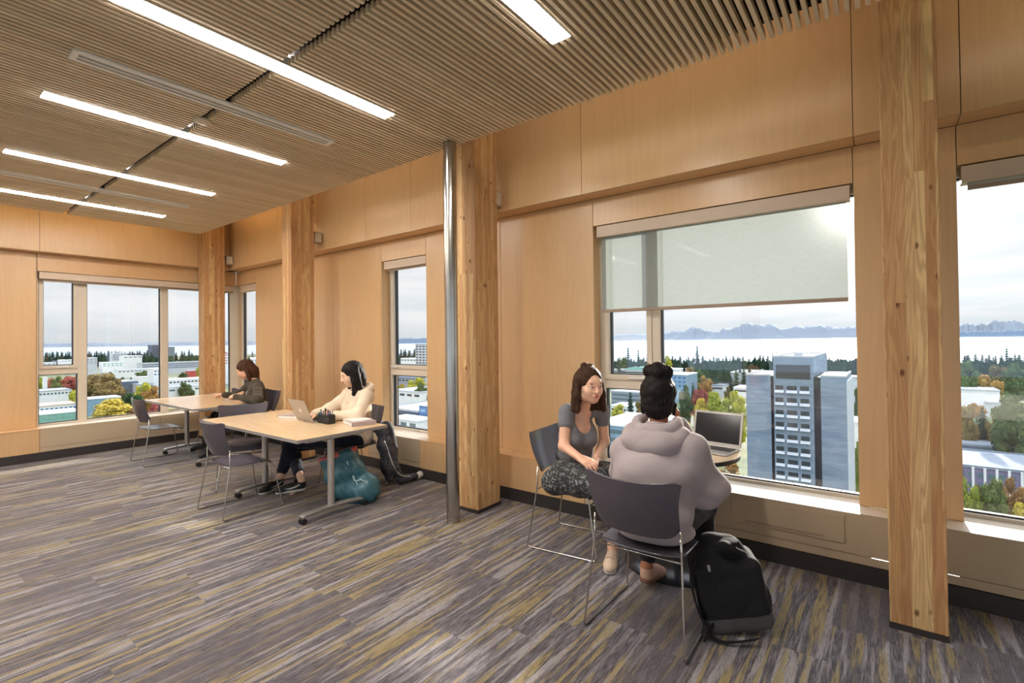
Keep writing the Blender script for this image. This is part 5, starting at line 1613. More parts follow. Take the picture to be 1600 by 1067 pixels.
# ------------------------------------------------------------------ buildings
def bldg(label, f, depth, wall='white', roof='roof', rows=0, cols=0, win='win', axis='y', band=True, wh=0.45, z0=GZ, top_in=0.0, name='campus_building', group=None):
    """f: (y, x0, x1, ztop) for axis 'y' or (x, y0, y1, ztop) for axis 'x'; depth runs away from us"""
    v, a, b, zt = f
    a, b = sorted((a, b))
    sg = 1 if axis == 'y' else -1
    def bx(q, u0, u1, w0, w1, z0_, z1_, mi=0):
        if axis == 'y': q.box(u0, u1, v + w0, v + w1, z0_, z1_, mi)
        else: q.box(v - w0, v - w1, u0, u1, z0_, z1_, mi)
    c = ((a + b) / 2, v + depth / 2) if axis == 'y' else (v - depth / 2, (a + b) / 2)
    root = empty(name, label, 'building', (c[0], c[1], z0), group=group)
    q = MB(); bx(q, a, b, 0, depth, z0, zt - 0.4); q.build('wall', X[wall], root, world=True)
    q = MB(); bx(q, a - .3, b + .3, -.3, depth + .3, zt - 0.4, zt); bx(q, a, b, 0, 0.4, zt, zt + 0.5); bx(q, a, b, depth - .4, depth, zt, zt + .5); bx(q, a, a + .4, .4, depth - .4, zt, zt + .5); bx(q, b - .4, b, .4, depth - .4, zt, zt + .5)
    q.build('roof', X[roof], root, world=True)
    H = min(zt - 1.0 - z0, rows * 3.6)
    for r_ in range(rows):
        zc = zt - 1.0 - (r_ + 0.5) * 3.6
        if zc < z0 + 1: break
        hh_ = 3.6 * wh / 2
        if cols == 0:
            q = MB(); bx(q, a + .8, b - .8, -0.12, 0.05, zc - hh_, zc + hh_)
            q.build('window_band', X[win], root, world=True)
        else:
            wd = (b - a) / cols
            for k in range(cols):
                q = MB(); bx(q, a + wd * (k + .18), a + wd * (k + .82), -0.10, 0.05, zc - hh_, zc + hh_)
                q.build('window', X[win], root, world=True)
    return root


# the concrete tower across the way
root = empty('concrete_tower', 'tall blue grey concrete tower filling the big window behind the laptop', 'building', (-20.6, 177, GZ))
q = MB().box(-25.48, -15.84, 157, 197.5, GZ, -4.2)
q.build('core', X['tower'], root, world=True)
MB().box(-25.48, -15.84, 157, 157.5, -4.2, -3.8).box(-25.48, -15.84, 197.0, 197.5, -4.2, -3.8).box(-25.48, -25.0, 157.5, 197.0, -4.2, -3.8).box(-16.3, -15.84, 157.5, 197.0, -4.2, -3.8).box(-25.0, -16.3, 157.5, 197.0, -4.5, -4.19).box(-22, -20, 170, 173, -4.19, -3.2).build('roof', X['roof'], root, world=True)
MB().box(-32.77, -26.3, 157.3, 181.5, GZ, -9.6).box(-14.2, -8.44, 157.3, 181.5, GZ, -9.4).build('wing', X['tower'], root, world=True)
MB().box(-32.77, -26.3, 157.3, 157.8, -9.6, -9.2).box(-32.77, -32.3, 157.8, 181.5, -9.6, -9.2).box(-32.3, -26.3, 157.8, 181.5, -9.6, -9.5).box(-14.2, -8.44, 157.3, 157.8, -9.4, -9.0).box(-8.9, -8.44, 157.8, 181.5, -9.4, -9.0).box(-14.2, -8.9, 157.8, 181.5, -9.4, -9.3).build('wing_roof', X['roof'], root, world=True)
MB().box(-26.3, -25.48, 158.2, 181, GZ, -9.6).box(-15.84, -14.2, 158.2, 181, GZ, -9.6).build('dark_slot', X['louver'], root, world=True)
MB().box(-24.9, -16.5, 156.92, 157.1, -10.2, -6.3).build('louvre', X['louver'], root, world=True)
for c_, (xa, xb) in enumerate(((-25.05, -23.1), (-22.2, -19.8), (-18.95, -16.9))):
    for r_ in range(11):
        zt_ = -12.15 - 3.44 * r_
        wq = MB().box(xa, xb, 156.94, 157.05, zt_ - 1.25, zt_).build('window', X['win'], root, world=True)
        MB().add([(xa - .15, 157, zt_ - 1.25), (xb + .15, 157, zt_ - 1.25), (xb + .15, 156.35, zt_ - 2.0), (xa - .15, 156.35, zt_ - 2.0), (xa - .15, 157, zt_ - 2.1), (xb + .15, 157, zt_ - 2.1)],
                 [(0, 3, 2, 1), (3, 4, 5, 2), (0, 4, 3), (1, 2, 5), (0, 1, 5, 4)]).build('sill', X['pale'], wq, world=True)
for k in range(12):
    ya = 158.5 + k * 1.9
    MB().add([(-8.44, ya, -10.4), (-8.44, ya + 1.3, -10.4), (-7.9, ya + 1.3, -10.4), (-8.44, ya, GZ), (-8.44, ya + 1.3, GZ), (-7.9, ya + 1.3, GZ)], [(0, 2, 1), (3, 4, 5), (0, 3, 5, 2), (1, 2, 5, 4), (0, 1, 4, 3)]).build('fin', X['pale'], root, world=True)

# seen through the big window, beside and behind the tower
bldg('blue glazed block with a white roof peeping right of the grey hoodie person\'s hair', (435.1, -159, -138, -30.6), 30, 'blue', 'white', 3, 5, 'bluep')
bldg('flat white roofed pavilion just above the blue glazed block', (554.9, -207.2, -183.8, -33.9), 24, 'white', 'white', 1)
bldg('long pale building buried in the dark conifers', (760.5, -255.6, -221.1, -36.5), 20, 'grey', 'pale', 2, 0, 'win')
bldg('windowless concrete hall between the conifers and the concrete tower', (552.2, -132.6, -109.2, -35.7), 60, 'pale', 'roof', 0)
bldg('low grey roofed building in front of the windowless concrete hall', (503.5, -140.6, -125.2, -45), 22, 'pale', 'roofg', 1)
bldg('low pale roof next to the tower, below the concrete hall', (495.6, -114.2, -97.7, -45.5), 26, 'white', 'white', 1)
bldg('long low pale building low in the casement, glimpsed between the two heads', (197, -103, -78.8, -35.8), 36, 'blue', 'white', 2, 0, 'winb')
bldg('grey blue banded building glimpsed under the casement bar', (388.9, -187.6, -160.1, -43.2), 30, 'grey', 'pale', 3, 0, 'winb')
bldg('low white building with a row of vents beside the dark conifer in the lower casement', (328.9, -158.8, -147.4, -46.7), 18, 'white', 'white', 1, 6)
bldg('low blue grey roofed building in the upper casement', (575, -285.8, -228.9, -37.5), 30, 'pale', 'roof', 1)
# arched green glass roof
f_ = (581.7, -262.6, -228.4, -36.7)
root = empty('glass_vault', 'green arched glass roof in the upper casement', 'building', ((f_[1] + f_[2]) / 2, f_[0] + 6, GZ))
q = MB(); n = 18; cx_, hw_ = (f_[1] + f_[2]) / 2, (f_[2] - f_[1]) / 2
arc = [(cx_ + hw_ * math.cos(PI - PI * i / n), f_[3] - 2.0 + 5.0 * math.sin(PI * i / n)) for i in range(n + 1)]
vs = [(a, f_[0] - 2, z) for a, z in arc] + [(a, f_[0] + 14, z) for a, z in arc]
q.add(vs, [(i, n + 1 + i, n + 2 + i, i + 1) for i in range(n)] + [tuple(range(n + 1))])
q.build('vault', X['teal'], root, world=True)
MB().box(f_[1], f_[2], f_[0] - 2, f_[0] + 14, GZ, f_[3] - 2.0).build('wall', X['pale'], root, world=True)
bldg('low white roof right of the tower, against the window jamb', (304.6, -14.6, -8.8, -42.1), 20, 'white', 'white', 0)
bldg('grey rooftop plant right behind the tower', (462.7, -22.4, -13.6, -30.4), 25, 'pale', 'roof', 0)

# seen through the window right of the near timber column
r = bldg('long two storey building with mauve panels and white pillars beyond the near timber column', (241.7, 11.7, 48.6, -45.8), 34, 'purple', 'roofg', 2, 14, 'winb', wh=0.5)
f_ = (241.7, 11.7, 48.6, -45.8)
for k in range(13):
    xk = f_[1] + (f_[2] - f_[1]) * (k + .0) / 12
    MB().box(xk - .35, xk + .35, f_[0] - .5, f_[0] - .1, GZ, f_[3]).build('pillar', X['white'], r, world=True)
bldg('higher grey roofed hall behind the mauve panelled building', (297.7, 12.3, 63.4, -47.3), 24, 'slate', 'roofg', 0)
bldg('white rooftop block on the grey roofed hall', (325.7, 25.7, 36.6, -46.9), 9, 'white', 'white', 1, 3, z0=-50)
bldg('small white kiosk on the roof edge above the mauve panels', (274.4, 21.5, 27.1, -48.2), 4, 'white', 'white', 1, 2, z0=-52)
bldg('large plain white hall among the autumn trees beyond the near timber column', (475.7, 34.6, 61.7, -37.4), 34, 'white', 'pale', 0)
bldg('lower grey wing of the plain white hall', (470.4, 53.9, 68.2, -45.4), 20, 'pale', 'roof', 0)
bldg('small flat grey building right of the plain white hall', (620, 84.4, 100.3, -48.2), 16, 'grey', 'roof', 1)

# seen through the narrow window
bldg('grey apartment tower in the narrow window', (444.8, -497.7, -460, -3), 26, 'pale', 'grey', 9, 6, 'win')
bldg('white three storey block left of the apartment tower in the narrow window', (557.9, -662, -623, -27.9), 20, 'white', 'white', 1, 5)
bldg('white flat building in the middle of the narrow window', (247.3, -304.3, -271.6, -36.2), 30, 'white', 'pale', 1, 4)
bldg('blue grey building right under the casement bar of the narrow window', (391.2, -496, -442.8, -42.6), 20, 'grey', 'slate', 1, 8)
bldg('dark roofed building with a white entrance in the narrow window', (171.8, -218.1, -190.3, -34.7), 40, 'slate', 'roof', 1)
bldg('bright blue panelled building at the right edge of the narrow window', (170.5, -188.4, -172.3, -30.8), 40, 'bluep', 'white', 3, 3, 'blue')
bldg('white annex with a gridded window at the foot of the narrow window', (158.4, -196.1, -176.4, -36.4), 10, 'white', 'white', 1, 3, 'winb', wh=0.8)

# seen through the far triple window (fronts face the room: constant x)
K = 'x'
r = bldg('low building with a green glass front at the bottom of the far casement', (-427.2, 59.6, 86.2, -42.6), 22, 'teal', 'white', 1, 9, 'teal', K)
bldg('building with a wide tan roof behind the green glass front', (-507.8, 67.5, 100.5, -44.7), 26, 'white', 'rooftt' if False else 'rooft', 1, 12, 'bluep', K)
bldg('white building with rooftop ducts in the lower far casement', (-622.7, 82.7, 119, -41.3), 30, 'white', 'roof', 1, 14, 'winb', K)
bldg('white plant room on the building with rooftop ducts', (-784.4, 123.6, 137, -46.7), 10, 'white', 'pale', 0, axis=K, z0=-48)
bldg('tall white chimney stack beside the red tree', (-749.3, 119.1, 122.3, -34.9), 6, 'white', 'white', 0, axis=K, z0=-50)
bldg('long low building with pale blue glass behind the yellow tree', (-501.9, 102, 126.9, -41.6), 16, 'blue', 'white', 1, 14, 'blue', K, wh=0.7)
bldg('slate blue office block behind the green and orange tree', (-631.2, 158, 174.6, -37.5), 34, 'slate', 'roof', 3, 0, 'winb', K)
bldg('white flank of the slate blue office block', (-614.9, 169.5, 183.5, -40.3), 20, 'pale', 'roof', 1, 3, 'win', K)
bldg('slanted white skylight building above the slate blue office block', (-780.2, 213.7, 236.6, -42.2), 18, 'white', 'white', 0, axis=K)
bldg('large white modern block in the middle of the far window', (-1281.5, 328.6, 361.5, -23.4), 30, 'white', 'white', 1, 4, 'winb', K)
bldg('blue grey wing of the large white modern block', (-1377, 333.3, 361.5, -18.7), 24, 'pale', 'white', 4, 8, 'slate', K)
bldg('white building with green glass strips left of the modern block', (-1182.6, 270.5, 302.2, -32.8), 24, 'white', 'white', 2, 5, 'teal', K)
bldg('low white terrace in front of the modern block', (-1003.4, 249.6, 305.2, -40.9), 22, 'white', 'pale', 1, 10, 'winb', K)
bldg('long banded parking structure right of the modern block', (-1105.4, 311.8, 430.9, -34.9), 30, 'pale', 'roof', 3, 0, 'slate', K)
bldg('pale stepped building next to the wide mullion', (-1173.3, 244, 260.8, -22.8), 26, 'pale', 'white', 3, 3, 'grey', K)
bldg('grey high-rise left of the thin mullion', (-1787, 530.4, 552.3, -1.6), 40, 'slate', 'grey', 8, 4, 'win', K, name='high_rise')
bldg('grey high-rise right of the thin mullion', (-1735, 554.6, 573.3, -8), 40, 'grey', 'grey', 8, 4, 'win', K, name='high_rise')
bldg('white building with a dark clerestory behind the green round tree', (-648.7, 208.5, 252.8, -40), 24, 'white', 'white', 1, 12, 'win', K)
bldg('long white ribbed building behind the table woman\'s window', (-532.8, 170.2, 213.5, -39.5), 10, 'white', 'pale', 1, 6, 'winb', K)
bldg('red brick block at the right of the far window', (-848.7, 299.2, 309.8, -40.2), 14, 'red', 'pale', 0, axis=K)
bldg('white block left in the upper far casement', (-1352.9, 198.1, 234.4, -34.2), 26, 'white', 'white', 1, 5, 'slate', K)
bldg('slate block in the middle of the upper far casement', (-1455.4, 248, 262.9, -33.7), 22, 'slate', 'grey', 0, axis=K)
bldg('white long block right in the upper far casement', (-1390.8, 248.1, 280.6, -30.2), 30, 'white', 'white', 1, 6, 'grey', K)
bldg('white cluster block at the foot of the conifers in the upper far casement', (-1795.3, 287.9, 303.3, -32.5), 22, 'white', 'pale', 0, axis=K)
bldg('flat white roof beside the slate blue office block', (-680.8, 203.3, 217.5, -27.8), 22, 'white', 'white', 2, 4, 'winb', K)
bldg('red and white block seen in the slit beside the corner column', (-724.2, 294.5, 308.7, -12.5), 30, 'white', 'red', 4, 5, 'red', K)
bldg('white block at the foot of the corner window', (318, -726.1, -666.1, -19.8), 30, 'white', 'white', 5, 5, 'winb')


# ------------------------------------------------------------------ trees
def conifer_mesh(seed, ragged=0.25, n_t=15, slim=0.17):
    rs = np.random.RandomState(seed)
    q = MB()
    for i in range(n_t):
        t_ = i / n_t
        z = 0.10 + 0.88 * t_
        r = slim * (1 - t_) ** 0.8 * (1 + ragged * rs.randn() * 0.5) + 0.012
        nb = 9
        for k in range(nb):
            a = 2 * PI * (k + rs.rand()) / nb
            rr = r * (0.75 + 0.5 * rs.rand())
            d_ = np.array((math.cos(a), math.sin(a), 0)); s_ = np.array((-math.sin(a), math.cos(a), 0))
            w_ = rr * 0.42; dr = rr * (0.30 + 0.3 * rs.rand())
            b0 = np.array((0, 0, z + 0.035)); tip = d_ * rr + (0, 0, z - dr)
            q.add([b0, tip * (.55, .55, 1) + s_ * w_ + (0, 0, .012), tip, tip * (.55, .55, 1) - s_ * w_ + (0, 0, .012), b0 * (1, 1, 1) - (0, 0, .06)],
                  [(0, 1, 2), (0, 2, 3), (4, 2, 1), (4, 3, 2)])
    return q


def broad_mesh(seed, n=1700, spread=1.0):
    rs = np.random.RandomState(seed)
    q = MB()
    cs = [(0, 0, .52, .27)]
    for _ in range(24):
        a_ = rs.uniform(0, 6.28); z_ = rs.uniform(.22, .90); rm = .34 * math.sqrt(max(.05, 1 - ((z_ - .50) / .46) ** 2)) * rs.uniform(.5, 1)
        cs.append((rm * math.cos(a_), rm * math.sin(a_), z_, rs.uniform(.09, .15)))
    wts = np.array([c[3] ** 2 for c in cs]); wts /= wts.sum()
    for _ in range(n):
        c = cs[rs.choice(len(cs), p=wts)]
        d_ = nrm(rs.randn(3)); d_[2] = abs(d_[2]) if rs.rand() < .6 else d_[2]
        p = np.array(c[:3]) + d_ * c[3] * rs.uniform(.85, 1.18)
        a = nrm(np.cross(d_, rs.randn(3))); b = np.cross(d_, a)
        a = nrm(a + d_ * rs.uniform(-.6, .6)); s_ = rs.uniform(.024, .055)
        q.add([p - a * s_, p + b * s_ * .6, p + a * s_, p - b * s_ * .6], [(0, 1, 2, 3)])
    for c in cs:     # dense inner foliage
        vs = []; fs = []
        m_, k_ = 6, 8
        for i in range(m_ + 1):
            for j_ in range(k_):
                th = PI * i / m_; ph = 2 * PI * j_ / k_
                r_ = c[3] * .84 * (1 + .12 * rs.randn())
                vs.append((c[0] + r_ * math.sin(th) * math.cos(ph), c[1] + r_ * math.sin(th) * math.sin(ph), c[2] + r_ * math.cos(th)))
        for i in range(m_):
            for j_ in range(k_): fs.append((i * k_ + j_, (i + 1) * k_ + j_, (i + 1) * k_ + (j_ + 1) % k_, i * k_ + (j_ + 1) % k_))
        q.add(vs, fs)
    return q


def tree_proto(kind, crown, leaf, trunk_h, trunk_r):
    root = bpy.data.objects.new(kind, None); COL.objects.link(root)
    crown.build('crown', leaf, root)
    MB().tube([(0, 0, -0.02), (0.004, 0.0, trunk_h * .5), (0, 0, trunk_h)], trunk_r, 7, rr=[trunk_r * 1.2, trunk_r, trunk_r * .6]).build('trunk', X['bark'], root)
    return root


PR = {}
for i in range(4): PR['con%d' % i] = ['conifer', lambda i=i: conifer_mesh(10 + i, [.2, .35, .5, .3][i], 15, [.16, .20, .14, .24][i]), 'con', .9, .012]
for i, (nm, lf) in enumerate((('yel', 'yel'), ('lime', 'lime'), ('grn', 'grn'), ('ora', 'ora'), ('red', 'red_l'), ('brn', 'brn'))):
    PR[nm] = ['broadleaf_tree', lambda i=i: broad_mesh(30 + i), lf, .45, .022]
CACHE = {}


def tree(kind, t4, label, group=None):
    """t4: (x, y, height, crown radius)"""
    x_, y_, h_, r_ = t4
    pr = PR[kind]
    if kind not in CACHE:
        o = CACHE[kind] = tree_proto(pr[0], pr[1](), X[pr[2]], pr[3], pr[4])
    else:
        o = copy_tree(CACHE[kind])
    nominal = {'con0': .16, 'con1': .20, 'con2': .14, 'con3': .24}.get(kind, .42)
    o.location = (x_, y_, GZ)
    o.rotation_euler = (0, 0, (x_ * 7.3 + y_ * 3.1) % 6.28)
    o.scale = (r_ / nominal, r_ / nominal, h_)
    for k in ('label', 'category', 'group'):
        if k in o: del o[k]
    tag(o, label, 'tree', group)
    return o


# single trees one can point at
tree('yel', (-398.7, 97.1, 20.8, 12.9), 'bright yellow tree at the foot of the far middle pane')
tree('ora', (-394.4, 105.5, 16, 6.3), 'small orange tree right of the bright yellow one')
tree('brn', (-614, 139.4, 27.8, 16.4), 'large brown green tree behind the pale blue glass building')
tree('brn', (-616.1, 150.1, 21.9, 11), 'second brown green tree touching the slate blue office block')
tree('brn', (-637.5, 136.6, 22, 7.8), 'narrow brown green tree hard by the wide mullion')
tree('grn', (-737.1, 175.9, 23, 6.9), 'dark tuft of green rising behind the large brown green tree')
tree('lime', (-464.4, 130.9, 26.2, 7.1), 'yellow green tree in front of the slate blue office block')
tree('ora', (-437.8, 129.8, 25, 7.7), 'orange tree between the yellow green tree and the thin mullion')
tree('red', (-368.8, 112.1, 19.6, 5.7), 'dull red tree just above the sill at the thin mullion')
tree('grn', (-426.4, 113.7, 21.9, 9.1), 'dark green shrubbery tree left of the empty chair')
tree('grn', (-527.4, 183.1, 19.4, 7.9), 'round green tree above the far table top')
tree('red', (-687, 131.2, 23.1, 10.9), 'red tree in the lower far casement')
tree('red', (-762.6, 127.7, 18.4, 5.9), 'small red tree left of the dark tree in the far casement')
tree('grn', (-717.6, 125.9, 21.7, 7.7), 'dark green tree between the two red ones')
tree('lime', (-775.2, 119.9, 19.2, 5.2), 'yellow green tree at the left edge of the far casement')
tree('lime', (-561.7, 109.8, 16.8, 5), 'yellow green shrub tree under the larger red one')
tree('grn', (-834.5, 236.8, 18.1, 15.4), 'green tree in front of the banded parking structure')
tree('grn', (-724.2, 183.8, 16.8, 5.4), 'dark tree left of the green tree before the parking structure')
tree('grn', (-781, 268.1, 16.1, 7.2), 'dark green tree left of the red brick block')
tree('lime', (-901.1, 333.6, 17, 6.4), 'yellow green tree right of the red brick block')
tree('yel', (-329.3, 105.7, 18.5, 5.6), 'yellow shrub tree low behind the far table')
tree('lime', (-347.3, 308.9, 22.6, 10.1), 'yellow green tree in the narrow window')
tree('grn', (-277.4, 254.2, 24.1, 7.2), 'green tree at the right edge of the narrow window')
tree('yel', (-409.1, 346.1, 10.9, 4.1), 'small yellow tree left in the narrow window')
tree('grn', (-602.1, 275.2, 38.1, 7.6), 'green tree low in the corner window')
tree('con3', (-111.6, 255.1, 28.8, 4.6), 'big lone conifer in the lower casement')
tree('lime', (-140.1, 299.3, 13.4, 5.9), 'yellow green tree left of the lone conifer')
tree('brn', (-122.5, 299.9, 22.7, 5.3), 'brown tree right of the lone conifer')
tree('grn', (-274.6, 607.9, 30.4, 8.5), 'rounded green tree in the upper casement')
tree('grn', (-256.8, 618.2, 28.6, 9.3), 'second rounded green tree in the upper casement')
tree('yel', (-298.2, 643.1, 18.9, 4.5), 'tiny yellow tree in the upper casement')
tree('lime', (-213.3, 600.5, 34.7, 7.9), 'pale green tree right of the casement post')
tree('con3', (-172.4, 536.1, 34.5, 4.8), 'pointed conifer in front of the pale forest building')
tree('brn', (-152, 491.7, 27.6, 5.7), 'brown green tree before the dark conifers')
tree('lime', (-147.5, 469.5, 21.6, 3.6), 'thin yellow tree before the dark conifers')
tree('grn', (-142.7, 484.8, 25.7, 6.1), 'bushy green tree before the dark conifers')
tree('con3', (-121.1, 396, 23.2, 3), 'low dark conifer before the orange tree')
tree('ora', (-128.8, 458.5, 22.4, 6.9), 'rounded orange brown tree before the dark conifers')
tree('red', (-98.7, 338.9, 22.2, 6.4), 'russet tree between the laptop and the forest')
tree('brn', (-102.6, 425.5, 16.6, 3.6), 'dark russet tree in front of the low grey roof')
tree('grn', (-87.2, 271.8, 30, 4.5), 'green tree between the hair bun and the laptop')
tree('lime', (-67.3, 266.3, 28.5, 7.6), 'large yellow green tree right above the laptop screen')
tree('lime', (-59.9, 271.4, 29.1, 6.2), 'large yellow green tree touching the tower')
tree('yel', (-75.2, 260.8, 24.9, 5.3), 'yellow tree over the left corner of the laptop')
tree('yel', (-69.6, 218.4, 19.6, 2.8), 'bright yellow shrub between the hood and the laptop')
tree('ora', (-41, 170.1, 15.7, 6.2), 'orange tree under the round table')
tree('yel', (-43.1, 161.6, 16, 4), 'yellow tree under the round table')
tree('grn', (-13, 344, 29.2, 2.6), 'green tree squeezed between tower and window jamb')
tree('lime', (-7.9, 193.9, 22.6, 1.4), 'yellow green tree at the tower foot beside the jamb')
# beyond the near timber column
RL = [('grn', (1508, 566, 640, 36), 'pale green tree nearest the near timber column'), ('ora', (1540, 586, 640, 40), 'golden tree above the plain white hall'), ('grn', (1520, 576, 630, 30), 'green tree behind the plain white hall'),
      ('brn', (1560, 572, 630, 34), 'brown tree above the corner of the plain white hall'), ('grn', (1590, 570, 634, 40), 'green tree at the right picture edge under the skyline'), ('ora', (1584, 598, 626, 18), 'small orange tree right of the plain white hall'),
      ('lime', (1577, 617, 650, 24), 'yellow green tree right of the lower grey wing'), ('con3', (1536, 632, 712, 30), 'dark conical tree in front of the plain white hall'), ('brn', (1512, 634, 712, 30), 'brown tree left of the dark conical tree'),
      ('brn', (1560, 640, 716, 30), 'brown tree right of the dark conical tree'), ('grn', (1588, 618, 730, 60), 'huge green tree at the right picture edge'), ('grn', (1572, 650, 726, 34), 'green tree leaning on the huge one'),
      ('ora', (1526, 630, 660, 26), 'low orange tree under the plain white hall')]
tree(RL[0][0], (46.6, 505, 35.8, 8.7), RL[0][2]); tree(RL[1][0], (58.7, 512.8, 26, 9.7), RL[1][2]); tree(RL[2][0], (56, 555.3, 28.5, 7.9), RL[2][2]); tree(RL[3][0], (72.4, 565.8, 30.5, 8.9), RL[3][2])
tree(RL[4][0], (81.6, 553.1, 32.3, 10.1), RL[4][2]); tree(RL[5][0], (85.4, 594, 15.2, 4.9), RL[5][2]); tree(RL[6][0], (66.8, 481, 14.6, 5.3), RL[6][2]); tree(RL[7][0], (35.1, 317.2, 23.9, 4.5), RL[7][2])
tree(RL[8][0], (29.4, 313.3, 23.3, 4.5), RL[8][2]); tree(RL[9][0], (39.8, 314.5, 22.2, 4.4), RL[9][2]); tree(RL[10][0], (43.1, 297.5, 30.5, 8.2), RL[10][2]); tree(RL[11][0], (40.5, 300.9, 21.1, 4.7), RL[11][2]); tree(RL[12][0], (45.5, 435.2, 12.4, 5.4), RL[12][2])
tree('lime', (16.5, 176.1, 18.8, 3.7), 'green tree before the mauve panels, closest to the timber column')
tree('grn', (21.4, 179.7, 18.4, 3.9), 'dark green tree in front of the mauve panels')
tree('ora', (27, 188.7, 17.6, 3.1), 'golden tree in front of the mauve panels at the right')
tree('ora', (25.6, 198.6, 14.3, 2), 'small russet tree between the dark green and the golden one')
tree('brn', (19.1, 183, 15.9, 2.1), 'brown green tree in front of the mauve panels')
tree('lime', (13.6, 156.6, 17.7, 2.6), 'yellow green treetop just above the sill by the timber column')
tree('yel', (25.1, 165, 17, 3), 'yellow treetop just above the sill at the right picture edge')
tree('con2', (-212.5, 717.4, 47.2, 5.9), 'tallest ragged conifer on the skyline over the water')
tree('con2', (-108, 662.2, 43, 2.7), 'thin twin conifer left, just above the tower roof')
tree('con2', (-104.3, 664.4, 43.8, 2.7), 'thin twin conifer right, just above the tower roof')
tree('con1', (108.6, 789, 42.9, 5.5), 'ragged tall conifer on the skyline at the right picture edge')
tree('con1', (-261.8, 593.1, 47.5, 5.3), 'tall conifer on the skyline in the upper casement')
tree('con2', (-243.8, 582.7, 44.5, 4), 'slim conifer right of the tall one in the upper casement')
tree('con1', (-234.4, 588.1, 42.8, 4), 'conifer against the post of the upper casement')
tree('con1', (73.6, 768.5, 34.5, 5.1), 'dark pointed conifer on the skyline by the timber column')

# dark undergrowth between the forest trunks
def understory(cells, label, h_):
    q = MB(); rs_ = np.random.RandomState(9)
    for (x0, y0, x1, y1, n_) in cells:
        for k in range(n_):
            f_ = rs_.rand(); px, py = x0 + (x1 - x0) * f_ + rs_.randn() * 6, y0 + (y1 - y0) * f_ + rs_.randn() * 6
            r_ = rs_.uniform(6, 11); m_, k_ = 4, 7
            vs = [(px + r_ * math.sin(PI * i / m_ / 2) * math.cos(2 * PI * j_ / k_) * (1 + .2 * rs_.randn()), py + r_ * math.sin(PI * i / m_ / 2) * math.sin(2 * PI * j_ / k_) * (1 + .2 * rs_.randn()), GZ + h_ * math.cos(PI * i / m_ / 2) * (1 + .12 * rs_.randn())) for i in range(m_ + 1) for j_ in range(k_)]
            q.add(vs, [(i * k_ + j_, (i + 1) * k_ + j_, (i + 1) * k_ + (j_ + 1) % k_, i * k_ + (j_ + 1) % k_) for i in range(m_) for j_ in range(k_)])
    o = q.build('undergrowth', X['con']); tag(o, label, 'undergrowth', kind='stuff')


understory([(-352.736, 698.336, -55)[:2] + (-26.559, 905.659, -55)[:2] + (150,), (-299.856, 593.392, -55)[:2] + (-22.853, 774.835, -55)[:2] + (130,), (66.944, 873.149, -55)[:2] + (158.642, 949.45, -55)[:2] + (40,), (59.684, 779.729, -55)[:2] + (141.464, 847.24, -55)[:2] + (40,)], 'dark undergrowth of the forest in front of the water', 19)
understory([(-1991.73, 278.011, -55)[:2] + (-1497.12, 583.613, -55)[:2] + (150,), (-865.036, 682.477, -55)[:2] + (-805.113, 739.145, -55)[:2] + (24,), (-1389.87, 557.229, -55)[:2] + (-1277, 609.594, -55)[:2] + (40,)], 'dark undergrowth of the forest behind the campus roofs', 20)

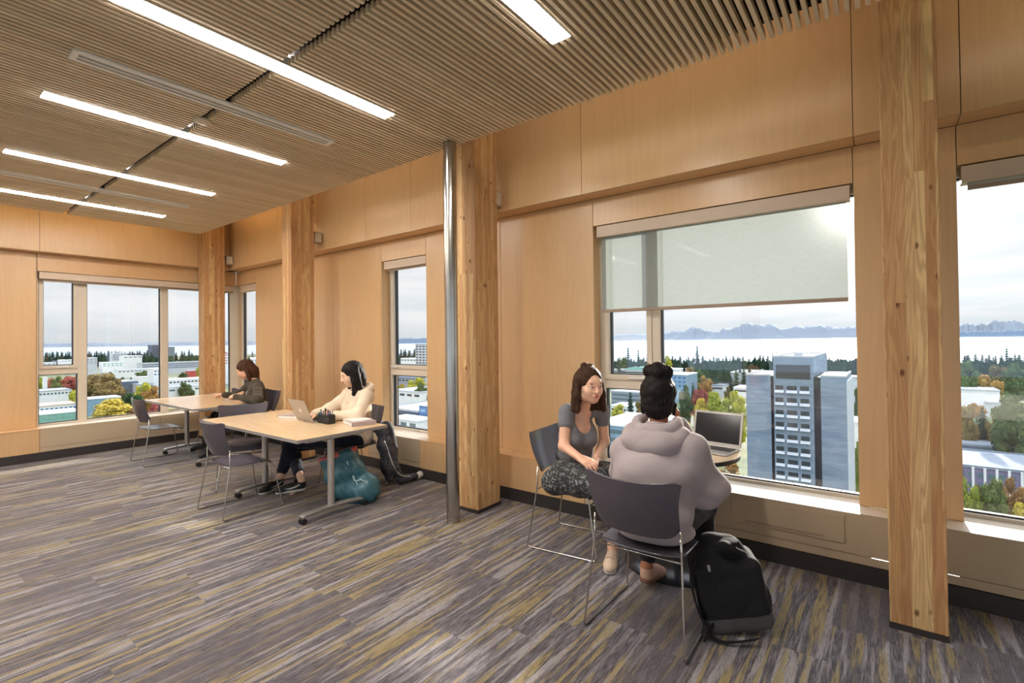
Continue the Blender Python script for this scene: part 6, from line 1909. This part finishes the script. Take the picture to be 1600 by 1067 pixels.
# the forest belts: every conifer its own object
rs = np.random.RandomState(5)
FB = [(-345.8, 717.0, 27.1, 10.2, 0), (-350.7, 753.3, 25.9, 7.3, 0), (-335.8, 727.7, 28.7, 9.1, 0), (-319.4, 715.6, 30.6, 8.6, 0), (-322.4, 739.0, 25.1, 7.4, 0), (-310.1, 743.1, 29.0, 6.8, 0), (-310.8, 764.6, 27.4, 8.0, 0), (-278.0, 711.1, 28.8, 8.6, 0), (-297.7, 784.9, 28.2, 9.4, 0), (-283.7, 765.0, 26.9, 7.1, 0), (-279.3, 774.3, 24.7, 8.2, 0), (-261.0, 755.7, 30.2, 7.2, 0), (-267.9, 789.6, 25.4, 8.5, 0), (-253.8, 769.3, 30.0, 7.6, 0), (-237.9, 758.7, 28.8, 7.5, 0), (-239.7, 790.8, 27.0, 8.6, 0), (-236.9, 801.9, 27.9, 10.5, 0), (-219.6, 768.4, 31.1, 8.6, 0), (-224.2, 826.5, 22.1, 6.5, 0), (-217.9, 821.2, 28.0, 6.6, 0), (-194.3, 759.2, 28.3, 8.5, 0), (-190.0, 783.1, 30.9, 6.9, 0), (-185.3, 806.6, 29.5, 9.6, 0), (-176.1, 794.9, 29.3, 9.7, 0), (-178.3, 837.8, 27.8, 6.9, 0), (-160.6, 792.2, 26.0, 9.8, 0), (-157.9, 820.5, 28.6, 9.9, 0), (-151.4, 824.4, 30.9, 7.8, 0), (-153.1, 856.5, 29.4, 7.9, 0), (-145.9, 853.7, 28.1, 9.3, 0), (-129.5, 821.0, 26.6, 9.8, 0), (-131.7, 875.2, 29.7, 6.3, 0), (-117.1, 811.4, 32.1, 6.3, 0), (-111.2, 827.4, 30.3, 9.5, 0), (-110.0, 877.9, 27.5, 9.1, 0), (-94.7, 833.2, 29.6, 7.1, 0), (-91.6, 862.7, 30.1, 9.6, 0), (-84.1, 825.9, 30.2, 8.8, 0), (-78.3, 886.7, 27.4, 9.5, 0), (-68.4, 850.1, 30.6, 7.6, 0), (-69.6, 905.9, 30.5, 6.9, 0), (-55.4, 844.2, 32.5, 6.8, 0), (-55.9, 912.8, 26.7, 9.6, 0), (-44.7, 856.4, 25.9, 6.5, 0), (-35.6, 846.7, 30.8, 8.3, 0), (-32.8, 930.0, 27.0, 6.2, 0), (-287.1, 601.5, 31.4, 9.5, 0), (-264.4, 570.9, 27.2, 5.7, 0), (-274.1, 614.4, 29.3, 7.8, 0), (-265.9, 611.8, 31.8, 7.3, 0), (-250.6, 607.9, 26.6, 7.9, 0), (-246.8, 616.5, 28.2, 8.6, 0), (-234.5, 610.2, 30.5, 5.5, 0), (-227.7, 615.4, 30.3, 6.1, 0), (-211.5, 610.1, 32.2, 6.8, 0), (-212.2, 625.8, 28.5, 6.9, 0), (-194.6, 612.6, 32.6, 6.2, 0), (-186.3, 610.2, 32.4, 6.2, 0), (-185.3, 630.5, 31.5, 5.5, 0), (-185.5, 670.2, 26.3, 6.6, 0), (-161.5, 621.7, 33.7, 8.6, 0), (-158.7, 638.3, 32.7, 7.5, 0), (-150.2, 637.8, 33.2, 5.4, 0), (-142.2, 651.6, 32.9, 6.9, 0), (-142.5, 687.5, 27.7, 7.4, 0), (-124.6, 646.9, 33.6, 5.9, 0), (-130.1, 698.4, 31.6, 8.2, 0), (-114.6, 664.2, 31.7, 6.9, 0), (-105.3, 659.8, 29.2, 7.5, 0), (-96.5, 665.2, 32.3, 6.0, 0), (-90.9, 688.1, 33.7, 5.7, 0), (-87.3, 715.2, 29.3, 7.4, 0), (-81.4, 698.4, 33.1, 7.7, 0), (-67.4, 677.3, 32.5, 5.4, 0), (-63.5, 705.6, 28.0, 7.2, 0), (-55.3, 716.0, 30.7, 7.2, 0), (-50.5, 741.1, 32.6, 5.9, 0), (-46.7, 736.2, 30.6, 6.2, 0), (-35.4, 725.3, 30.0, 8.4, 0), (-28.4, 714.0, 33.5, 7.0, 0), (-154.5, 520.0, 30.3, 4.8, 0), (-148.4, 514.2, 31.0, 4.5, 0), (-147.9, 525.7, 29.5, 5.8, 0), (-145.6, 544.1, 25.9, 6.0, 0), (-138.2, 521.0, 25.7, 6.7, 0), (-143.1, 559.8, 25.6, 5.0, 0), (-133.8, 542.8, 29.6, 5.7, 0), (-131.7, 550.5, 25.6, 7.1, 0), (-120.4, 534.6, 27.8, 5.4, 0), (-123.1, 564.3, 29.1, 5.4, 0), (-116.0, 548.3, 30.1, 4.9, 0), (-111.5, 552.8, 30.6, 6.2, 0), (73.2, 885.1, 29.7, 6.4, 3), (86.2, 921.9, 29.3, 9.5, 3), (86.3, 888.7, 31.9, 8.5, 3), (89.7, 856.1, 33.4, 8.1, 3), (100.1, 892.3, 32.1, 6.8, 3), (109.7, 919.1, 30.3, 7.7, 3), (111.1, 881.1, 30.4, 7.1, 3), (115.7, 873.6, 31.6, 6.8, 3), (126.2, 897.2, 28.5, 8.1, 3), (134.8, 922.9, 31.3, 7.4, 3), (135.1, 899.0, 31.4, 9.1, 3), (150.2, 955.8, 30.7, 8.7, 3), (63.4, 761.9, 29.9, 7.8, 3), (67.4, 728.0, 33.3, 8.3, 3), (74.1, 750.2, 30.1, 6.6, 3), (82.6, 748.9, 27.0, 5.8, 3), (86.1, 741.6, 32.5, 8.2, 3), (94.9, 766.5, 32.6, 6.6, 3), (100.5, 766.1, 32.2, 5.6, 3), (107.9, 776.2, 31.8, 5.7, 3), (107.6, 755.5, 32.7, 7.7, 3), (116.1, 778.7, 32.1, 7.9, 3), (122.3, 772.2, 32.3, 5.9, 3), (-1718.3, 264.4, 39.7, 9.5, 1), (-1955.9, 303.8, 37.0, 10.6, 1), (-1869.4, 294.9, 35.5, 9.4, 1), (-1923.3, 310.3, 39.2, 8.4, 1), (-1692.8, 276.0, 40.8, 10.7, 1), (-1783.0, 295.4, 38.6, 9.9, 1), (-1933.2, 325.9, 40.1, 12.0, 1), (-1764.5, 300.0, 39.5, 9.0, 1), (-1648.9, 286.7, 42.9, 9.5, 1), (-1884.4, 330.0, 38.7, 10.5, 1), (-1866.2, 334.2, 40.2, 9.2, 1), (-1692.6, 305.3, 39.3, 10.3, 1), (-1653.5, 304.6, 40.2, 7.9, 1), (-1633.7, 305.0, 43.0, 9.0, 1), (-1803.9, 340.6, 40.1, 9.6, 1), (-1652.9, 318.7, 41.1, 10.0, 1), (-1717.9, 335.0, 36.4, 8.3, 1), (-1872.5, 371.4, 36.5, 10.3, 1), (-1835.5, 383.3, 38.8, 12.0, 1), (-1833.1, 388.9, 40.3, 11.9, 1), (-1757.7, 377.1, 37.7, 9.4, 1), (-1763.9, 385.8, 36.3, 8.5, 1), (-1835.2, 406.5, 40.3, 13.4, 1), (-1957.2, 439.3, 34.5, 9.1, 1), (-2027.6, 460.3, 37.6, 10.5, 1), (-1872.9, 428.9, 32.3, 11.6, 1), (-1907.2, 441.6, 35.8, 10.1, 1), (-1762.3, 416.0, 41.0, 11.0, 1), (-1925.8, 457.2, 38.9, 10.4, 1), (-1744.8, 420.4, 40.1, 10.1, 1), (-1813.3, 445.3, 39.6, 9.6, 1), (-1718.2, 426.3, 38.0, 9.7, 1), (-1720.7, 431.0, 38.8, 11.8, 1), (-1719.6, 436.3, 38.2, 10.7, 1), (-1714.5, 441.2, 36.3, 10.1, 1), (-1751.0, 453.3, 35.8, 9.1, 1), (-1792.8, 470.0, 33.9, 12.4, 1), (-1699.6, 450.7, 38.8, 12.3, 1), (-1900.6, 510.7, 37.2, 11.2, 1), (-1821.7, 494.7, 32.8, 13.8, 1), (-1857.3, 511.9, 37.3, 12.9, 1), (-1572.3, 438.4, 41.3, 11.5, 1), (-1584.5, 446.3, 33.1, 8.7, 1), (-1663.5, 474.5, 35.7, 12.5, 1), (-1854.7, 536.9, 39.2, 14.0, 1), (-1848.2, 539.1, 38.4, 13.6, 1), (-1702.6, 503.3, 35.4, 12.0, 1), (-1842.5, 550.2, 34.2, 13.5, 1), (-1502.2, 318.3, 32.5, 10.6, 1), (-1538.5, 329.9, 29.7, 9.7, 1), (-1588.4, 348.2, 31.4, 10.7, 1), (-1582.2, 354.3, 29.9, 10.5, 1), (-1363.7, 312.6, 36.2, 6.4, 1), (-1479.1, 348.8, 35.9, 8.4, 1), (-1416.3, 341.8, 35.5, 10.8, 1), (-1497.1, 368.4, 30.6, 8.8, 1), (-1401.5, 350.8, 31.9, 7.0, 1), (-1379.4, 348.9, 34.3, 7.5, 1), (-1380.0, 360.3, 33.1, 7.3, 1), (-1373.3, 362.1, 36.0, 7.9, 1), (-1445.5, 392.2, 35.4, 10.0, 1), (-1369.3, 377.1, 36.6, 10.7, 1), (-1402.3, 395.5, 34.2, 9.8, 1), (-1329.5, 379.5, 33.1, 7.2, 1), (-1332.6, 390.5, 30.8, 9.8, 1), (-1253.3, 370.5, 34.3, 8.5, 1), (-1514.3, 231.9, 36.6, 9.3, 1), (-1440.1, 225.2, 32.6, 6.3, 1), (-1471.1, 237.3, 35.1, 8.5, 1), (-1487.9, 247.3, 33.9, 7.0, 1), (-1501.1, 255.2, 32.9, 6.6, 1), (-1607.9, 279.4, 32.2, 9.5, 1), (-1422.2, 250.6, 34.4, 6.7, 1), (-1501.4, 270.4, 33.4, 7.6, 1), (-1420.8, 264.2, 34.9, 9.4, 1), (-1449.6, 272.4, 37.2, 7.6, 1), (-1561.5, 299.7, 35.4, 8.3, 1), (-1429.7, 281.1, 34.8, 7.6, 1), (-2003.0, 648.9, 35.7, 9.9, 1), (-2121.5, 698.5, 28.9, 10.8, 1), (-1860.2, 618.9, 31.4, 8.0, 1), (-1814.1, 620.0, 35.5, 10.3, 1), (-1935.4, 668.9, 32.1, 8.2, 1), (-1937.2, 684.1, 36.9, 11.4, 1), (-2132.8, 763.0, 23.5, 8.1, 1), (-1939.8, 707.7, 19.3, 6.9, 1), (-1947.8, 722.9, 28.7, 9.3, 1), (-1690.3, 634.8, 38.7, 8.2, 1), (-910.2, 746.5, 39.5, 9.5, 2), (-888.6, 735.6, 36.6, 9.8, 2), (-921.9, 768.2, 36.9, 8.8, 2), (-901.3, 760.8, 39.3, 11.2, 2), (-867.8, 741.4, 40.0, 8.4, 2), (-812.0, 697.6, 42.4, 9.9, 2), (-807.2, 702.6, 39.2, 8.8, 2), (-799.5, 699.4, 38.4, 9.9, 2), (-822.6, 731.3, 39.5, 10.4, 2), (-781.5, 697.9, 43.1, 9.5, 2), (-695.5, 570.1, 37.4, 7.0, 2), (-714.3, 591.6, 36.2, 7.1, 2), (-724.0, 607.9, 33.2, 8.1, 2), (-725.4, 618.8, 33.0, 9.0, 2), (-656.3, 568.8, 36.4, 7.9, 2), (-679.6, 599.4, 36.6, 6.9, 2), (-656.7, 586.5, 36.2, 6.9, 2), (-1272.9, 521.4, 37.6, 9.2, 4), (-1258.1, 522.2, 38.2, 7.9, 4), (-1322.2, 563.6, 33.7, 9.2, 4), (-1201.4, 521.7, 36.9, 6.5, 4), (-1315.4, 577.5, 34.2, 8.9, 4), (-1236.8, 555.5, 34.8, 6.4, 4), (-1302.3, 590.7, 31.1, 8.6, 4), (-1177.0, 547.8, 38.6, 8.6, 4), (-1136.4, 538.4, 37.3, 6.8, 4)]
for i, (x_, y_, h_, r_, k_) in enumerate(FB):
    gi = {0: ('dark forest conifer beyond the big window, in front of the water', 'forest conifers before the water'), 1: ('dark forest conifer beyond the far triple window', 'forest conifers behind the far window'), 2: ('dark forest conifer beyond the narrow window', 'forest conifers behind the narrow window'),
          3: ('forest conifer beyond the window right of the near timber column', 'forest conifers right of the near column'), 4: ('skyline conifer beyond the corner window', 'skyline conifers at the corner')}[k_]
    tree('con%d' % rs.randint(0, 4), (x_, y_, h_, r_), gi[0], gi[1])
